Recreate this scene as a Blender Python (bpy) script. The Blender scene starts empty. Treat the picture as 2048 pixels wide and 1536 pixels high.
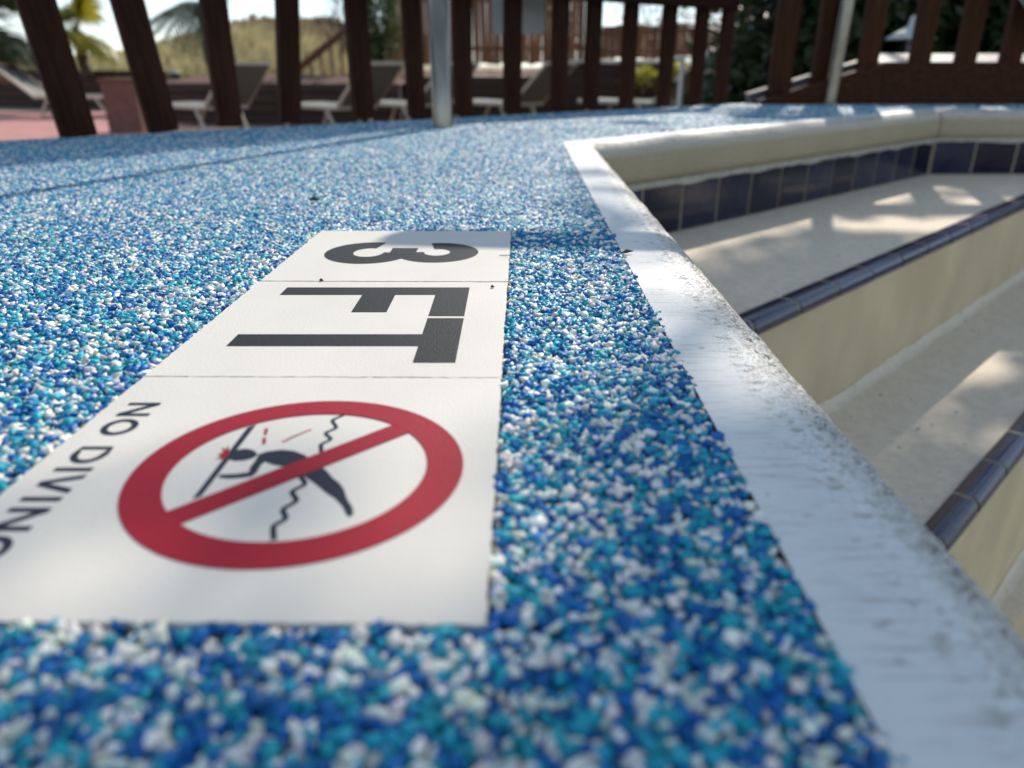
import bpy, math, random
import numpy as np
from mathutils import Vector, Matrix
random.seed(7); rng = np.random.default_rng(11)
R = math.radians
SC = bpy.context.scene
COL = SC.collection

# ------------------------------------------------------------------ camera
H_CAM = 0.1222; PITCH = R(22.94); FPX = 1503.0
cam = bpy.data.cameras.new('camera'); camo = bpy.data.objects.new('camera', cam); COL.objects.link(camo)
camo.location = (0, 0, H_CAM); camo.rotation_euler = (R(90) - PITCH, 0, 0)
cam.sensor_width = 36.0; cam.lens = 36.0 * FPX / 2048.0
cam.clip_start = 0.01; cam.clip_end = 2000
cam.dof.use_dof = True; cam.dof.focus_distance = 0.43; cam.dof.aperture_fstop = 7.2
SC.camera = camo
# ------------------------------------------------------------------ sky and sun
SUN_EL = R(35); SDX, SDY = 0.365, 0.931          # ground direction towards the sun
TAN = math.tan(SUN_EL)
SUNV = Vector((SDX * math.cos(SUN_EL), SDY * math.cos(SUN_EL), math.sin(SUN_EL)))
world = bpy.data.worlds.new('World'); SC.world = world; world.use_nodes = True
wn = world.node_tree; bg = wn.nodes['Background']
sky = wn.nodes.new('ShaderNodeTexSky'); sky.sky_type = 'NISHITA'; sky.sun_disc = False
sky.sun_elevation = SUN_EL; sky.sun_rotation = math.atan2(SDX, SDY)
sky.air_density = 0.8; sky.dust_density = 0.0; sky.ozone_density = 4.0
sky_flatten = wn.nodes.new('ShaderNodeGamma'); sky_flatten.inputs[1].default_value = 0.5      # gamma lifts the zenith and dims the horizon
tint = wn.nodes.new('ShaderNodeMixRGB'); tint.blend_type = 'MULTIPLY'; tint.inputs[0].default_value = 1.0
tint.inputs[2].default_value = (1.74, 1.72, 1.66, 1)  # gain on the sky light, brightens the shaded areas
wn.links.new(sky.outputs[0], sky_flatten.inputs[0]); wn.links.new(sky_flatten.outputs[0], tint.inputs[1]); wn.links.new(tint.outputs[0], bg.inputs[0]); bg.inputs[1].default_value = 0.15
sun = bpy.data.lights.new('sun', 'SUN'); sun.energy = 2.9; sun.angle = R(0.53); sun.color = (1.0, 0.93, 0.82)
suno = bpy.data.objects.new('sun', sun); COL.objects.link(suno)
suno.rotation_euler = SUNV.to_track_quat('Z', 'Y').to_euler()
SC.view_settings.view_transform = 'Standard'; SC.view_settings.look = 'None'
SC.view_settings.exposure = 0.84; SC.view_settings.gamma = 1.0; SC.view_settings.use_curve_mapping = False
SC.render.engine = 'CYCLES'
SC.cycles.use_denoising = True; SC.cycles.max_bounces = 6; SC.cycles.sample_clamp_indirect = 6.0
SC.cycles.caustics_reflective = False; SC.cycles.caustics_refractive = False

# ------------------------------------------------------------------ helpers
CP, SP = math.cos(PITCH), math.sin(PITCH)
def P(x, y, zc):                                   # photo pixel at a depth -> point in the place
    u, v = (x - 1024) / FPX, (y - 768) / FPX
    return Vector((zc * u, zc * (CP - v * SP), H_CAM - zc * (SP + v * CP)))
def G(x, y, z=0.0):                                # photo pixel on a level plane
    return P(x, y, FPX * (H_CAM - z) / CP / (y - 132.0))

def tag(o, label=None, cat=None, group=None, kind=None):
    if label: o['label'] = label
    if cat: o['category'] = cat
    if group: o['group'] = group
    if kind: o['kind'] = kind
    return o
def empty(name, loc=(0, 0, 0), rz=0.0):
    o = bpy.data.objects.new(name, None); COL.objects.link(o)
    o.location = loc; o.rotation_euler = (0, 0, rz); o.empty_display_size = 0.1
    return o
def copy_tree(o, parent=None):
    c = o.copy(); COL.objects.link(c); c.parent = parent
    for ch in list(o.children): copy_tree(ch, c)
    return c

class MB:
    def __init__(s): s.v = []; s.f = []; s.sm = []
    def add(s, vs, fs, smooth=False):
        b = len(s.v); s.v += [tuple(x) for x in vs]
        for f in fs: s.f.append([b + i for i in f]); s.sm.append(smooth)
        return s
    def box(s, c, size, M=None, ch=0.0):
        x, y, z = (k / 2 for k in size)
        if ch > 0:
            ch = min(ch, x * .9, y * .9, z * .9)
            vs = []
            for sx in (-1, 1):
                for sy in (-1, 1):
                    for sz in (-1, 1):
                        vs += [(sx * (x - ch), sy * (y - ch), sz * z), (sx * (x - ch), sy * y, sz * (z - ch)), (sx * x, sy * (y - ch), sz * (z - ch))]
            bm_v = [Vector(v) for v in vs]
            import bmesh
            bm = bmesh.new()
            for v in bm_v: bm.verts.new(v)
            bmesh.ops.convex_hull(bm, input=bm.verts)
            bmesh.ops.dissolve_limit(bm, angle_limit=0.01, verts=bm.verts, edges=bm.edges)
            bm.verts.index_update()
            vs = [v.co.copy() for v in bm.verts]; fs = [[v.index for v in f.verts] for f in bm.faces]; bm.free()
        else:
            vs = [Vector((a * x, b * y, d * z)) for a in (-1, 1) for b in (-1, 1) for d in (-1, 1)]
            fs = [(0, 1, 3, 2), (4, 6, 7, 5), (0, 4, 5, 1), (2, 3, 7, 6), (0, 2, 6, 4), (1, 5, 7, 3)]
        c = Vector(c)
        vs = [(M @ v if M else v) + c for v in vs]
        return s.add(vs, fs)
    def beam(s, a, b, w, h, ch=0.0):               # box from a to b, width w sideways, height h
        a, b = Vector(a), Vector(b); d = (b - a); L = d.length; d.normalize()
        side = Vector((0, 0, 1)).cross(d)
        if side.length < 1e-4: side = Vector((1, 0, 0))
        side.normalize(); up = d.cross(side)
        M = Matrix((d, side, up)).transposed()
        return s.box((a + b) / 2, (L, w, h), M, ch)
    def tube(s, pts, r, n=12, caps=True):
        pts = [Vector(p) for p in pts]; rs = r if isinstance(r, (list, tuple)) else [r] * len(pts)
        vs = []; fs = []; ref = None
        for i, p in enumerate(pts):
            d = (pts[min(i + 1, len(pts) - 1)] - pts[max(i - 1, 0)]).normalized()
            if ref is None: ref = Vector((1, 0, 0)) if abs(d.x) < .9 else Vector((0, 1, 0))
            a = d.cross(ref).normalized(); ref = a.cross(d).normalized()
            for k in range(n):
                t = 2 * math.pi * k / n; vs.append(p + (a * math.cos(t) + ref * math.sin(t)) * rs[i])
        for i in range(len(pts) - 1):
            for k in range(n): fs.append((i * n + k, i * n + (k + 1) % n, (i + 1) * n + (k + 1) % n, (i + 1) * n + k))
        s.add(vs, fs, True)
        if caps: s.add(vs[:n], [list(range(n))[::-1]]); s.add(vs[-n:], [list(range(n))])
        return s
    def lathe(s, c, prof, n=24):
        c = Vector(c); vs = []; fs = []
        for (r, z) in prof:
            for k in range(n):
                t = 2 * math.pi * k / n; vs.append(c + Vector((r * math.cos(t), r * math.sin(t), z)))
        for i in range(len(prof) - 1):
            for k in range(n): fs.append((i * n + k, i * n + (k + 1) % n, (i + 1) * n + (k + 1) % n, (i + 1) * n + k))
        return s.add(vs, fs, True)
    def prism(s, poly, z0, z1):                    # poly of (x, y), any orientation
        a = sum(poly[i][0] * poly[(i + 1) % len(poly)][1] - poly[(i + 1) % len(poly)][0] * poly[i][1] for i in range(len(poly)))
        if a < 0: poly = poly[::-1]
        n = len(poly)
        vs = [(p[0], p[1], z1) for p in poly] + [(p[0], p[1], z0) for p in poly]
        fs = [list(range(n)), list(range(n, 2 * n))[::-1]] + [(i, n + i, n + (i + 1) % n, (i + 1) % n) for i in range(n)]
        return s.add(vs, fs)
    def build(s, name, mat, parent=None, kind=None):
        me = bpy.data.meshes.new(name); me.from_pydata(s.v, [], s.f); me.validate(); 
        if len(me.polygons) == len(s.sm): me.polygons.foreach_set('use_smooth', s.sm)
        o = bpy.data.objects.new(name, me); COL.objects.link(o)
        if mat: me.materials.append(mat)
        if parent: o.parent = parent
        if kind: o['kind'] = kind
        return o

def np_mesh(name, verts, quads, mat, cols=None, parent=None, smooth=False):
    me = bpy.data.meshes.new(name); nv, nq = len(verts), len(quads); k = quads.shape[1]
    me.vertices.add(nv); me.vertices.foreach_set('co', np.ascontiguousarray(verts, dtype=np.float32).ravel())
    me.loops.add(nq * k); me.loops.foreach_set('vertex_index', np.ascontiguousarray(quads, dtype=np.int32).ravel())
    me.polygons.add(nq); me.polygons.foreach_set('loop_start', np.arange(0, nq * k, k, dtype=np.int32))
    me.update(calc_edges=True)
    if smooth: me.polygons.foreach_set('use_smooth', np.ones(nq, dtype=bool))
    if cols is not None:
        ca = me.color_attributes.new('tint', 'FLOAT_COLOR', 'POINT')
        ca.data.foreach_set('color', np.ascontiguousarray(cols, dtype=np.float32).ravel())
    o = bpy.data.objects.new(name, me); COL.objects.link(o); me.materials.append(mat)
    if parent: o.parent = parent
    return o

def vnoise(x, y, seed):                            # smooth value noise on arrays, 0..1
    n = 256; tab = np.random.default_rng(seed).random((n, n))
    xi = np.floor(x).astype(int); yi = np.floor(y).astype(int); fx = x - xi; fy = y - yi
    fx = fx * fx * (3 - 2 * fx); fy = fy * fy * (3 - 2 * fy)
    a = tab[xi % n, yi % n]; b = tab[(xi + 1) % n, yi % n]; c = tab[xi % n, (yi + 1) % n]; d = tab[(xi + 1) % n, (yi + 1) % n]
    return (a * (1 - fx) + b * fx) * (1 - fy) + (c * (1 - fx) + d * fx) * fy

# ------------------------------------------------------------------ materials
def mat(name, col, rough=.6, var=0.0, vscale=20, bump=0.0, bscale=80, col2=None, metal=0.0, spec=.5, stretch=None, detail=5, speck=None, transl=0.0, objvar=0.0):
    m = bpy.data.materials.new(name); m.use_nodes = True; nt = m.node_tree; N, L = nt.nodes, nt.links
    b = N['Principled BSDF']; b.inputs['Roughness'].default_value = rough; b.inputs['Metallic'].default_value = metal
    b.inputs['Specular IOR Level'].default_value = spec
    tc = N.new('ShaderNodeTexCoord'); mp = N.new('ShaderNodeMapping'); L.new(tc.outputs['Object'], mp.inputs[0])
    if stretch: mp.inputs['Scale'].default_value = stretch
    c1 = (*col, 1); out = None
    if var > 0 or col2:
        c2 = (*(col2 if col2 else [k * (1 - var) for k in col]), 1)
        nz = N.new('ShaderNodeTexNoise'); nz.inputs['Scale'].default_value = vscale; nz.inputs['Detail'].default_value = detail
        L.new(mp.outputs[0], nz.inputs['Vector'])
        rp = N.new('ShaderNodeValToRGB'); rp.color_ramp.elements[0].position = .35; rp.color_ramp.elements[1].position = .65
        rp.color_ramp.elements[0].color = c2; rp.color_ramp.elements[1].color = c1
        L.new(nz.outputs[0], rp.inputs[0]); out = rp.outputs[0]
    if speck:                                      # (colour, scale, threshold)
        vz = N.new('ShaderNodeTexNoise'); vz.inputs['Scale'].default_value = speck[1]; vz.inputs['Detail'].default_value = 2
        L.new(tc.outputs['Object'], vz.inputs['Vector'])
        r2 = N.new('ShaderNodeValToRGB'); r2.color_ramp.elements[0].position = speck[2]; r2.color_ramp.elements[1].position = speck[2] + .05
        L.new(vz.outputs[0], r2.inputs[0])
        mx = N.new('ShaderNodeMixRGB'); L.new(r2.outputs[0], mx.inputs[0])
        if out: L.new(out, mx.inputs[1])
        else: mx.inputs[1].default_value = c1
        mx.inputs[2].default_value = (*speck[0], 1); out = mx.outputs[0]
    if objvar > 0:
        oi = N.new('ShaderNodeObjectInfo'); mr = N.new('ShaderNodeMapRange'); mr.inputs[3].default_value = 1 - objvar; mr.inputs[4].default_value = 1 + objvar; L.new(oi.outputs['Random'], mr.inputs[0])
        hs = N.new('ShaderNodeHueSaturation'); L.new(mr.outputs[0], hs.inputs['Value'])
        if out: L.new(out, hs.inputs['Color'])
        else: hs.inputs['Color'].default_value = c1
        out = hs.outputs[0]
    if out: L.new(out, b.inputs['Base Color'])
    else: b.inputs['Base Color'].default_value = c1
    if bump > 0:
        n2 = N.new('ShaderNodeTexNoise'); n2.inputs['Scale'].default_value = bscale; n2.inputs['Detail'].default_value = 6
        L.new(mp.outputs[0], n2.inputs['Vector'])
        bp = N.new('ShaderNodeBump'); bp.inputs['Strength'].default_value = 1.0; bp.inputs['Distance'].default_value = bump
        L.new(n2.outputs[0], bp.inputs['Height']); L.new(bp.outputs[0], b.inputs['Normal'])
    if transl > 0:
        tb = N.new('ShaderNodeBsdfTranslucent'); ms = N.new('ShaderNodeMixShader'); ms.inputs[0].default_value = transl
        if out: L.new(out, tb.inputs[0])
        else: tb.inputs[0].default_value = c1
        L.new(b.outputs[0], ms.inputs[1]); L.new(tb.outputs[0], ms.inputs[2]); L.new(ms.outputs[0], N['Material Output'].inputs[0])
    return m

PALETTE = [((0.003, 0.128, 0.38), .33), ((0.014, 0.34, 0.44), .66), ((0.80, 0.77, 0.69), .98), ((0.035, 0.19, 0.45), 1.0)]
def granule_mat():
    m = bpy.data.materials.new('rubber_granule'); m.use_nodes = True; N, L = m.node_tree.nodes, m.node_tree.links
    b = N['Principled BSDF']; b.inputs['Roughness'].default_value = .48; b.inputs['Specular IOR Level'].default_value = .30
    a = N.new('ShaderNodeVertexColor'); a.layer_name = 'tint'; L.new(a.outputs[0], b.inputs['Base Color'])
    return m
def deck_mat():
    m = bpy.data.materials.new('rubber_deck'); m.use_nodes = True; N, L = m.node_tree.nodes, m.node_tree.links
    b = N['Principled BSDF']; b.inputs['Roughness'].default_value = .42
    tc = N.new('ShaderNodeTexCoord'); vo = N.new('ShaderNodeTexVoronoi'); vo.inputs['Scale'].default_value = 290
    L.new(tc.outputs['Object'], vo.inputs['Vector'])
    sp = N.new('ShaderNodeSeparateColor'); L.new(vo.outputs['Color'], sp.inputs[0])
    rp = N.new('ShaderNodeValToRGB'); cr = rp.color_ramp; cr.interpolation = 'CONSTANT'
    cr.elements[0].position = 0; cr.elements[0].color = (*PALETTE[0][0], 1)
    cr.elements[1].position = PALETTE[0][1]; cr.elements[1].color = (*PALETTE[1][0], 1)
    for i in (2, 3):
        e = cr.elements.new(PALETTE[i - 1][1]); e.color = (*PALETTE[i][0], 1)
    L.new(sp.outputs[0], rp.inputs[0]); L.new(rp.outputs[0], b.inputs['Base Color'])
    bp = N.new('ShaderNodeBump'); bp.invert = True; bp.inputs['Strength'].default_value = 1.0; bp.inputs['Distance'].default_value = .0016
    ad = N.new('ShaderNodeMath'); ad.operation = 'MULTIPLY_ADD'; ad.inputs[1].default_value = .6
    L.new(sp.outputs[1], ad.inputs[0]); L.new(vo.outputs['Distance'], ad.inputs[2])
    L.new(ad.outputs[0], bp.inputs['Height']); L.new(bp.outputs[0], b.inputs['Normal'])
    return m
def coping_mat():
    m = bpy.data.materials.new('painted_coping'); m.use_nodes = True; N, L = m.node_tree.nodes, m.node_tree.links
    b = N['Principled BSDF']; b.inputs['Roughness'].default_value = .55; b.inputs['Specular IOR Level'].default_value = .3
    a = N.new('ShaderNodeVertexColor'); a.layer_name = 'tint'
    tc = N.new('ShaderNodeTexCoord'); mp = N.new('ShaderNodeMapping'); mp.inputs['Scale'].default_value = (40, 420, 200)
    L.new(tc.outputs['Object'], mp.inputs[0])
    nz = N.new('ShaderNodeTexNoise'); nz.inputs['Scale'].default_value = 1.0; nz.inputs['Detail'].default_value = 4; L.new(mp.outputs[0], nz.inputs['Vector'])
    n2 = N.new('ShaderNodeTexNoise'); n2.inputs['Scale'].default_value = 500; n2.inputs['Detail'].default_value = 3; L.new(tc.outputs['Object'], n2.inputs['Vector'])
    r = N.new('ShaderNodeValToRGB'); r.color_ramp.elements[0].position = .69; r.color_ramp.elements[1].position = .76
    r.color_ramp.elements[0].color = (1, 1, 1, 1); r.color_ramp.elements[1].color = (.45, .40, .33, 1); L.new(n2.outputs[0], r.inputs[0])
    mx = N.new('ShaderNodeMixRGB'); mx.blend_type = 'MULTIPLY'; mx.inputs[0].default_value = 1
    L.new(a.outputs[0], mx.inputs[1]); L.new(r.outputs[0], mx.inputs[2]); r3 = N.new('ShaderNodeValToRGB'); r3.color_ramp.elements[0].position = .54; r3.color_ramp.elements[1].position = .72
    r3.color_ramp.elements[0].color = (1, 1, 1, 1); r3.color_ramp.elements[1].color = (.70, .68, .66, 1); L.new(nz.outputs[0], r3.inputs[0])
    m3 = N.new('ShaderNodeMixRGB'); m3.blend_type = 'MULTIPLY'; m3.inputs[0].default_value = 1; L.new(mx.outputs[0], m3.inputs[1]); L.new(r3.outputs[0], m3.inputs[2])
    n4 = N.new('ShaderNodeTexNoise'); n4.inputs['Scale'].default_value = 750; n4.inputs['Detail'].default_value = 3; L.new(tc.outputs['Object'], n4.inputs['Vector'])
    r4 = N.new('ShaderNodeValToRGB'); r4.color_ramp.elements[0].position = .55; r4.color_ramp.elements[1].position = .63; L.new(n4.outputs[0], r4.inputs[0])
    mw = N.new('ShaderNodeMath'); mw.operation = 'MULTIPLY'; L.new(r4.outputs[0], mw.inputs[0]); L.new(a.outputs[1], mw.inputs[1])
    m5 = N.new('ShaderNodeMixRGB'); L.new(mw.outputs[0], m5.inputs[0]); L.new(m3.outputs[0], m5.inputs[1]); m5.inputs[2].default_value = (.45, .41, .35, 1)
    L.new(m5.outputs[0], b.inputs['Base Color'])
    ad = N.new('ShaderNodeMath'); ad.operation = 'MULTIPLY_ADD'; ad.inputs[1].default_value = .5
    L.new(n2.outputs[0], ad.inputs[0]); L.new(nz.outputs[0], ad.inputs[2])
    bp = N.new('ShaderNodeBump'); bp.inputs['Strength'].default_value = .8; bp.inputs['Distance'].default_value = .0006
    a2 = N.new('ShaderNodeMath'); a2.operation = 'MULTIPLY_ADD'; a2.inputs[1].default_value = -2.2; L.new(mw.outputs[0], a2.inputs[0]); L.new(ad.outputs[0], a2.inputs[2])
    L.new(a2.outputs[0], bp.inputs['Height']); L.new(bp.outputs[0], b.inputs['Normal'])
    return m

M_GRAN = granule_mat(); M_DECK = deck_mat(); M_COPE = coping_mat()
M_TILE = mat('matt_white_tile', (.665, .615, .548), .7, spec=.3, speck=((.50, .43, .34), 110, .77), bump=.0002, bscale=900, var=.07, vscale=14)
M_INK = mat('black_print', (.010, .011, .014), .6, bump=.0003, bscale=1100, spec=.18)
M_NAVYINK = mat('navy_print', (.014, .018, .034), .6, spec=.18, bump=.00015, bscale=1100)
M_RED = mat('red_print', (.30, .005, .019), .6, spec=.18, bump=.0002, bscale=1000)
M_GROUT = mat('grout', (.30, .245, .17), .85, var=.3, vscale=200)
M_PLAS = mat('pool_plaster', (.80, .67, .51), .8, col2=(.69, .57, .43), vscale=60, detail=9, bump=.0022, bscale=420, speck=((.22, .19, .15), 60, .70))
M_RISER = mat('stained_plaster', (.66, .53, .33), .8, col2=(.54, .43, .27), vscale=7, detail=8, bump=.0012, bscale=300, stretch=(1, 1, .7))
M_BLUE = mat('navy_glazed_tile', col=(.005, .007, .026), rough=.12, objvar=.5, spec=.3, col2=(.022, .025, .042), vscale=14, bump=.0004, bscale=60)
M_BULL = mat('navy_bullnose', (.008, .010, .060), .14, objvar=.35, spec=.6, col2=(.015, .016, .075), vscale=120, bump=.0003, bscale=140)
M_LIME = mat('lime_deposit', (.46, .42, .34), .9, var=.3, vscale=60, bump=.002, bscale=120)
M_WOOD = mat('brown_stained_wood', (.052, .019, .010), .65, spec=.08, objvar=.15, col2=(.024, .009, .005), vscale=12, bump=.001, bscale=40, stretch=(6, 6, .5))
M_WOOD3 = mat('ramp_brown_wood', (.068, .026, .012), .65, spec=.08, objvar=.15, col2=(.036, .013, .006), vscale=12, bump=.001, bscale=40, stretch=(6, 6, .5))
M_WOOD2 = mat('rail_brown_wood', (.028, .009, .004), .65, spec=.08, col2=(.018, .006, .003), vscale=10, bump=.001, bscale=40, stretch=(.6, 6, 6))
M_CAP = mat('pale_cap_board', (.62, .56, .52), .55, var=.15, vscale=20)
M_LEDGESHADE = mat('shade_dark_ledge', (.075, .055, .055), .6, var=.2, vscale=20)  # shade on the sloping ledge put into its base colour
M_STEEL = mat('galvanised_steel', (.30, .28, .24), .22, col2=(.19, .17, .135), vscale=9, metal=.85, stretch=(3, 3, .8), bump=.0005, bscale=50)
M_PATIO = mat('pink_paving', (.50, .22, .19), .8, var=.2, vscale=3)
M_DARKPATIO = mat('bounce_cut_paving', (.13, .085, .06), .85, var=.3, vscale=4)
M_SAND = mat('sandy_ground', (.34, .27, .19), .9, var=.3, vscale=.6)
M_EDGE = mat('white_edging', (.68, .66, .62), .6, var=.15, vscale=30)
M_BRICKP = mat('pink_masonry', (.20, .085, .062), .8, var=.25, vscale=12, bump=.004, bscale=30)
M_PLANTER = mat('brown_planter_wood', (.050, .018, .007), .7, var=.35, vscale=4, stretch=(.3, .3, 6))
M_MULCH = mat('red_mulch', (.15, .06, .04), .95, var=.5, vscale=30, bump=.02, bscale=40)
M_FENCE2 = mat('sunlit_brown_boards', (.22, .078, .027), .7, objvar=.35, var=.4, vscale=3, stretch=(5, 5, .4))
M_SLING = mat('taupe_sling', (.19, .18, .16), .75, var=.1, vscale=40, transl=.04)
M_FRAME = mat('cream_frame', (.60, .50, .38), .42)
M_SIGN = mat('grey_sign_back', (.48, .52, .52), .5, var=.08, vscale=8)
M_BIN = mat('blue_grey_plastic', (.13, .135, .165), .5, var=.15, vscale=6)
M_WHITE = mat('white_plastic', (.80, .79, .76), .35)
M_TOWEL = mat('charcoal_canvas', (.055, .058, .058), .85, var=.2, vscale=60, bump=.001, bscale=400)
M_HEM = mat('pale_hem', (.42, .42, .40), .8)
M_LEAFD = mat('dark_leaf', (.035, .06, .016), .5, col2=(.018, .032, .010), vscale=1.5, transl=.25)
M_LEAFM = mat('mid_leaf', (.07, .105, .02), .5, col2=(.035, .06, .014), vscale=2.5, transl=.35)
M_LEAFG = mat('golden_frond', (.58, .48, .05), .4, col2=(.28, .30, .04), vscale=1.2, transl=.6)
M_FRONDD = mat('dark_frond', (.055, .085, .02), .4, col2=(.025, .04, .012), vscale=1.2, transl=.35)
M_BARK = mat('bark', (.12, .085, .06), .9, var=.4, vscale=6, bump=.01, bscale=20)
M_BOOT = mat('pale_palm_bark', (.36, .25, .19), .9, var=.4, vscale=8, bump=.01, bscale=20)
M_GRASS = mat('dune_grass', (.56, .47, .26), .8, col2=(.25, .22, .10), vscale=2.2, transl=.3)
M_GRASSD = mat('dry_dune_grass', (.36, .26, .16), .85, col2=(.12, .085, .05), vscale=2.0, transl=.3)
M_DUNE = mat('dune_sand', (.40, .33, .21), .95, col2=(.25, .21, .12), vscale=.8)
M_DIRT = mat('joint_dirt', (.16, .13, .08), .9, var=.4, vscale=80)
M_SEED = mat('dark_seed', (.02, .014, .01), .5)
M_DRY = mat('dry_leaf', (.06, .035, .018), .7)
M_GREENP = mat('dark_green_plastic', (.02, .035, .028), .5)

# ------------------------------------------------------------------ plan of the place (metres)
CO_A, CO_K = 0.0718, 0.0123                        # deck edge of the near coping: X = CO_A + CO_K * Y
P1 = Vector((.0888, 1.381)); P2 = Vector((1.275, 2.467)); P0 = Vector((CO_A - CO_K * .8, -.8)); P3 = Vector((4.4, 2.467))
EDGE0 = Vector((-.915, 1.395)); EDGE1 = Vector((.93, 2.925)); ED = (EDGE1 - EDGE0).normalized(); EN = Vector((-ED.y, ED.x))
EDGEL = EDGE0 - ED * 3.2

# ---- deck sheet
dk = [(P0.x, -.8), (P1.x, P1.y), (P2.x, P2.y), (P3.x, P3.y), (4.4, 2.93), (EDGE1.x, 2.93), tuple(EDGE1), tuple(EDGE0), tuple(EDGEL), (EDGEL.x, -.8)]
deck = MB().add([(x, y, -.0034) for x, y in dk], [list(range(len(dk)))]).build('pool_deck', M_DECK, kind='structure')
ed = MB()
a, b = EDGEL + EN * .004, EDGE1 + EN * .004
ed.prism([tuple(a), tuple(b), tuple(b + EN * .05), tuple(a + EN * .05)], -.06, -.004)
ed.prism([(EDGE1.x + .01, 2.934), (4.4, 2.934), (4.4, 2.99), (EDGE1.x - .03, 2.99)], -.06, -.006)
ed.build('deck_edging', M_EDGE, kind='structure')
sk = MB()
for q0, q1 in ((EDGEL, EDGE1), (EDGE1, Vector((4.4, 2.93)))):
    sk.add([(q0.x, q0.y, -.01), (q1.x, q1.y, -.01), (q1.x, q1.y, -.75), (q0.x, q0.y, -.75)], [(0, 1, 2, 3)])
sk.build('deck_wall', M_EDGE, kind='structure')
# ---- patio and ground, both open where the pool goes down
def ring(name, z, x0, y0, x1, y1, hx0, hy0, hx1, hy1, m):
    v = [(x0, y0, z), (x1, y0, z), (x1, y1, z), (x0, y1, z), (hx0, hy0, z), (hx1, hy0, z), (hx1, hy1, z), (hx0, hy1, z)]
    return MB().add(v, [(0, 1, 5, 4), (1, 2, 6, 5), (2, 3, 7, 6), (3, 0, 4, 7)]).build(name, m, kind='structure')
MB().add([(-30, -2, -.7), (-4.9, -2, -.7), (-4.9, 15.6, -.7), (-30, 15.6, -.7)], [(0, 1, 2, 3)]).build('patio', M_PATIO, kind='structure')
ring('dark_patio', -.70, -4.9, -2, 14, 15.6, -.3, -1.0, 4.6, 2.44, M_DARKPATIO)  # unseen patio part, coloured dark to cut pink bounce light
ring('ground', -.72, -600, -300, 600, 900, -.3, -1.0, 4.6, 2.44, M_SAND)

# ------------------------------------------------------------------ swimming pool
pool = empty('swimming_pool', (0, 0, 0))
tag(pool, 'empty drained pool corner with white coping, navy tile band and plaster steps', 'swimming pool')
def unit(v): return v.normalized()
d1, d2, d3 = unit(P1 - P0), unit(P2 - P1), unit(P3 - P2)
n1, n2, n3 = (Vector((d.y, -d.x)) for d in (d1, d2, d3))
def mitre(na, nb): return (na + nb) / (1 + na.dot(nb))
m12, m23 = mitre(n1, n2), mitre(n2, n3)
FL, RR, DROP = .031, .031, .082                    # flat width, nose radius, drop of the coping
def profile(nf, na):
    pr = [(FL * i / nf, 0.0, 0.0) for i in range(nf)]
    pr += [(FL + RR * math.sin(t), -RR * (1 - math.cos(t)), t) for t in [math.pi / 2 * i / na for i in range(na + 1)]]
    pr += [(FL + RR, -RR - (DROP - RR) * i / 3, math.pi / 2) for i in (1, 2)] + [(FL + RR - .004, -DROP, 2.6), (FL + RR - .012, -DROP - .001, math.pi)]
    return pr
def coping(q0, m0, q1, m1, ts, nf, na, seed, disp, label=None):
    pr = np.array(profile(nf, na)); o = pr[:, 0]; z = pr[:, 1]; th = pr[:, 2]
    ts = np.array(ts); T, O = np.meshgrid(ts, o, indexing='ij'); _, Z = np.meshgrid(ts, z, indexing='ij'); _, TH = np.meshgrid(ts, th, indexing='ij')
    bx = q0.x + (q1.x - q0.x) * T; by = q0.y + (q1.y - q0.y) * T
    mx = m0.x + (m1.x - m0.x) * T; my = m0.y + (m1.y - m0.y) * T
    Lg = T * (q1 - q0).length; arc = O + np.maximum(0, TH) * RR
    nd = unit(q1 - q0); nn = Vector((nd.y, -nd.x))
    w = np.exp(-((TH - .50) / .34) ** 2) * (TH > 0.02) + .35 * np.exp(-((O - FL) / .01) ** 2) * (TH <= .02)
    lump = vnoise(Lg * 420, arc * 420, seed) * .6 + vnoise(Lg * 900, arc * 900, seed + 1) * .4
    big = vnoise(Lg * 45, arc * 45, seed + 2)
    pit = np.clip((vnoise(Lg * 430, arc * 430, seed + 3) - .62) / .12, 0, 1) * np.clip((vnoise(Lg * 30, arc * 60, seed + 4) - .15) / .3, 0, 1)
    flatpit = np.clip((vnoise(Lg * 520, arc * 520, seed + 5) - .93) / .05, 0, 1)
    D = disp * (w * ((lump - .5) * 1.0 + (big - .5) * 1.2) - (w * .9) * pit * 1.3 - .5 * flatpit + (big - .5) * .15)
    X = bx + mx * O + nn.x * np.sin(TH) * D; Y = by + my * O + nn.y * np.sin(TH) * D; Zz = Z + np.cos(TH) * D
    V = np.stack([X, Y, Zz], -1).reshape(-1, 3)
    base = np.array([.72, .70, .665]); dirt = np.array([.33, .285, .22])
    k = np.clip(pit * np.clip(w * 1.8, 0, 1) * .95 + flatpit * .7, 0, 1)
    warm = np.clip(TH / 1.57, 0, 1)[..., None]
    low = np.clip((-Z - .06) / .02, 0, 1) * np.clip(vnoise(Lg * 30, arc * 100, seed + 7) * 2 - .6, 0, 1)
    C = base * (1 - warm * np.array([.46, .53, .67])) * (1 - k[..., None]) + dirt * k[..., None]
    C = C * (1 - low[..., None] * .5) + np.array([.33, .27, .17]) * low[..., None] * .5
    C = C * (.93 + .1 * vnoise(Lg * 14, arc * 60, seed + 8))[..., None]
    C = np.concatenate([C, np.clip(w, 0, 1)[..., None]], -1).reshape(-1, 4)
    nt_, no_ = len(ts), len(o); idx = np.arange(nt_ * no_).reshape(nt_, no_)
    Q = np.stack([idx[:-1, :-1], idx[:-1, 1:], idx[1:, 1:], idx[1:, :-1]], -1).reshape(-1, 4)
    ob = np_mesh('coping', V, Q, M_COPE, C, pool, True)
    return ob
L1 = (P1 - P0).length
def tt(y): return (y + .8) / (P1.y + .8)
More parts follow.
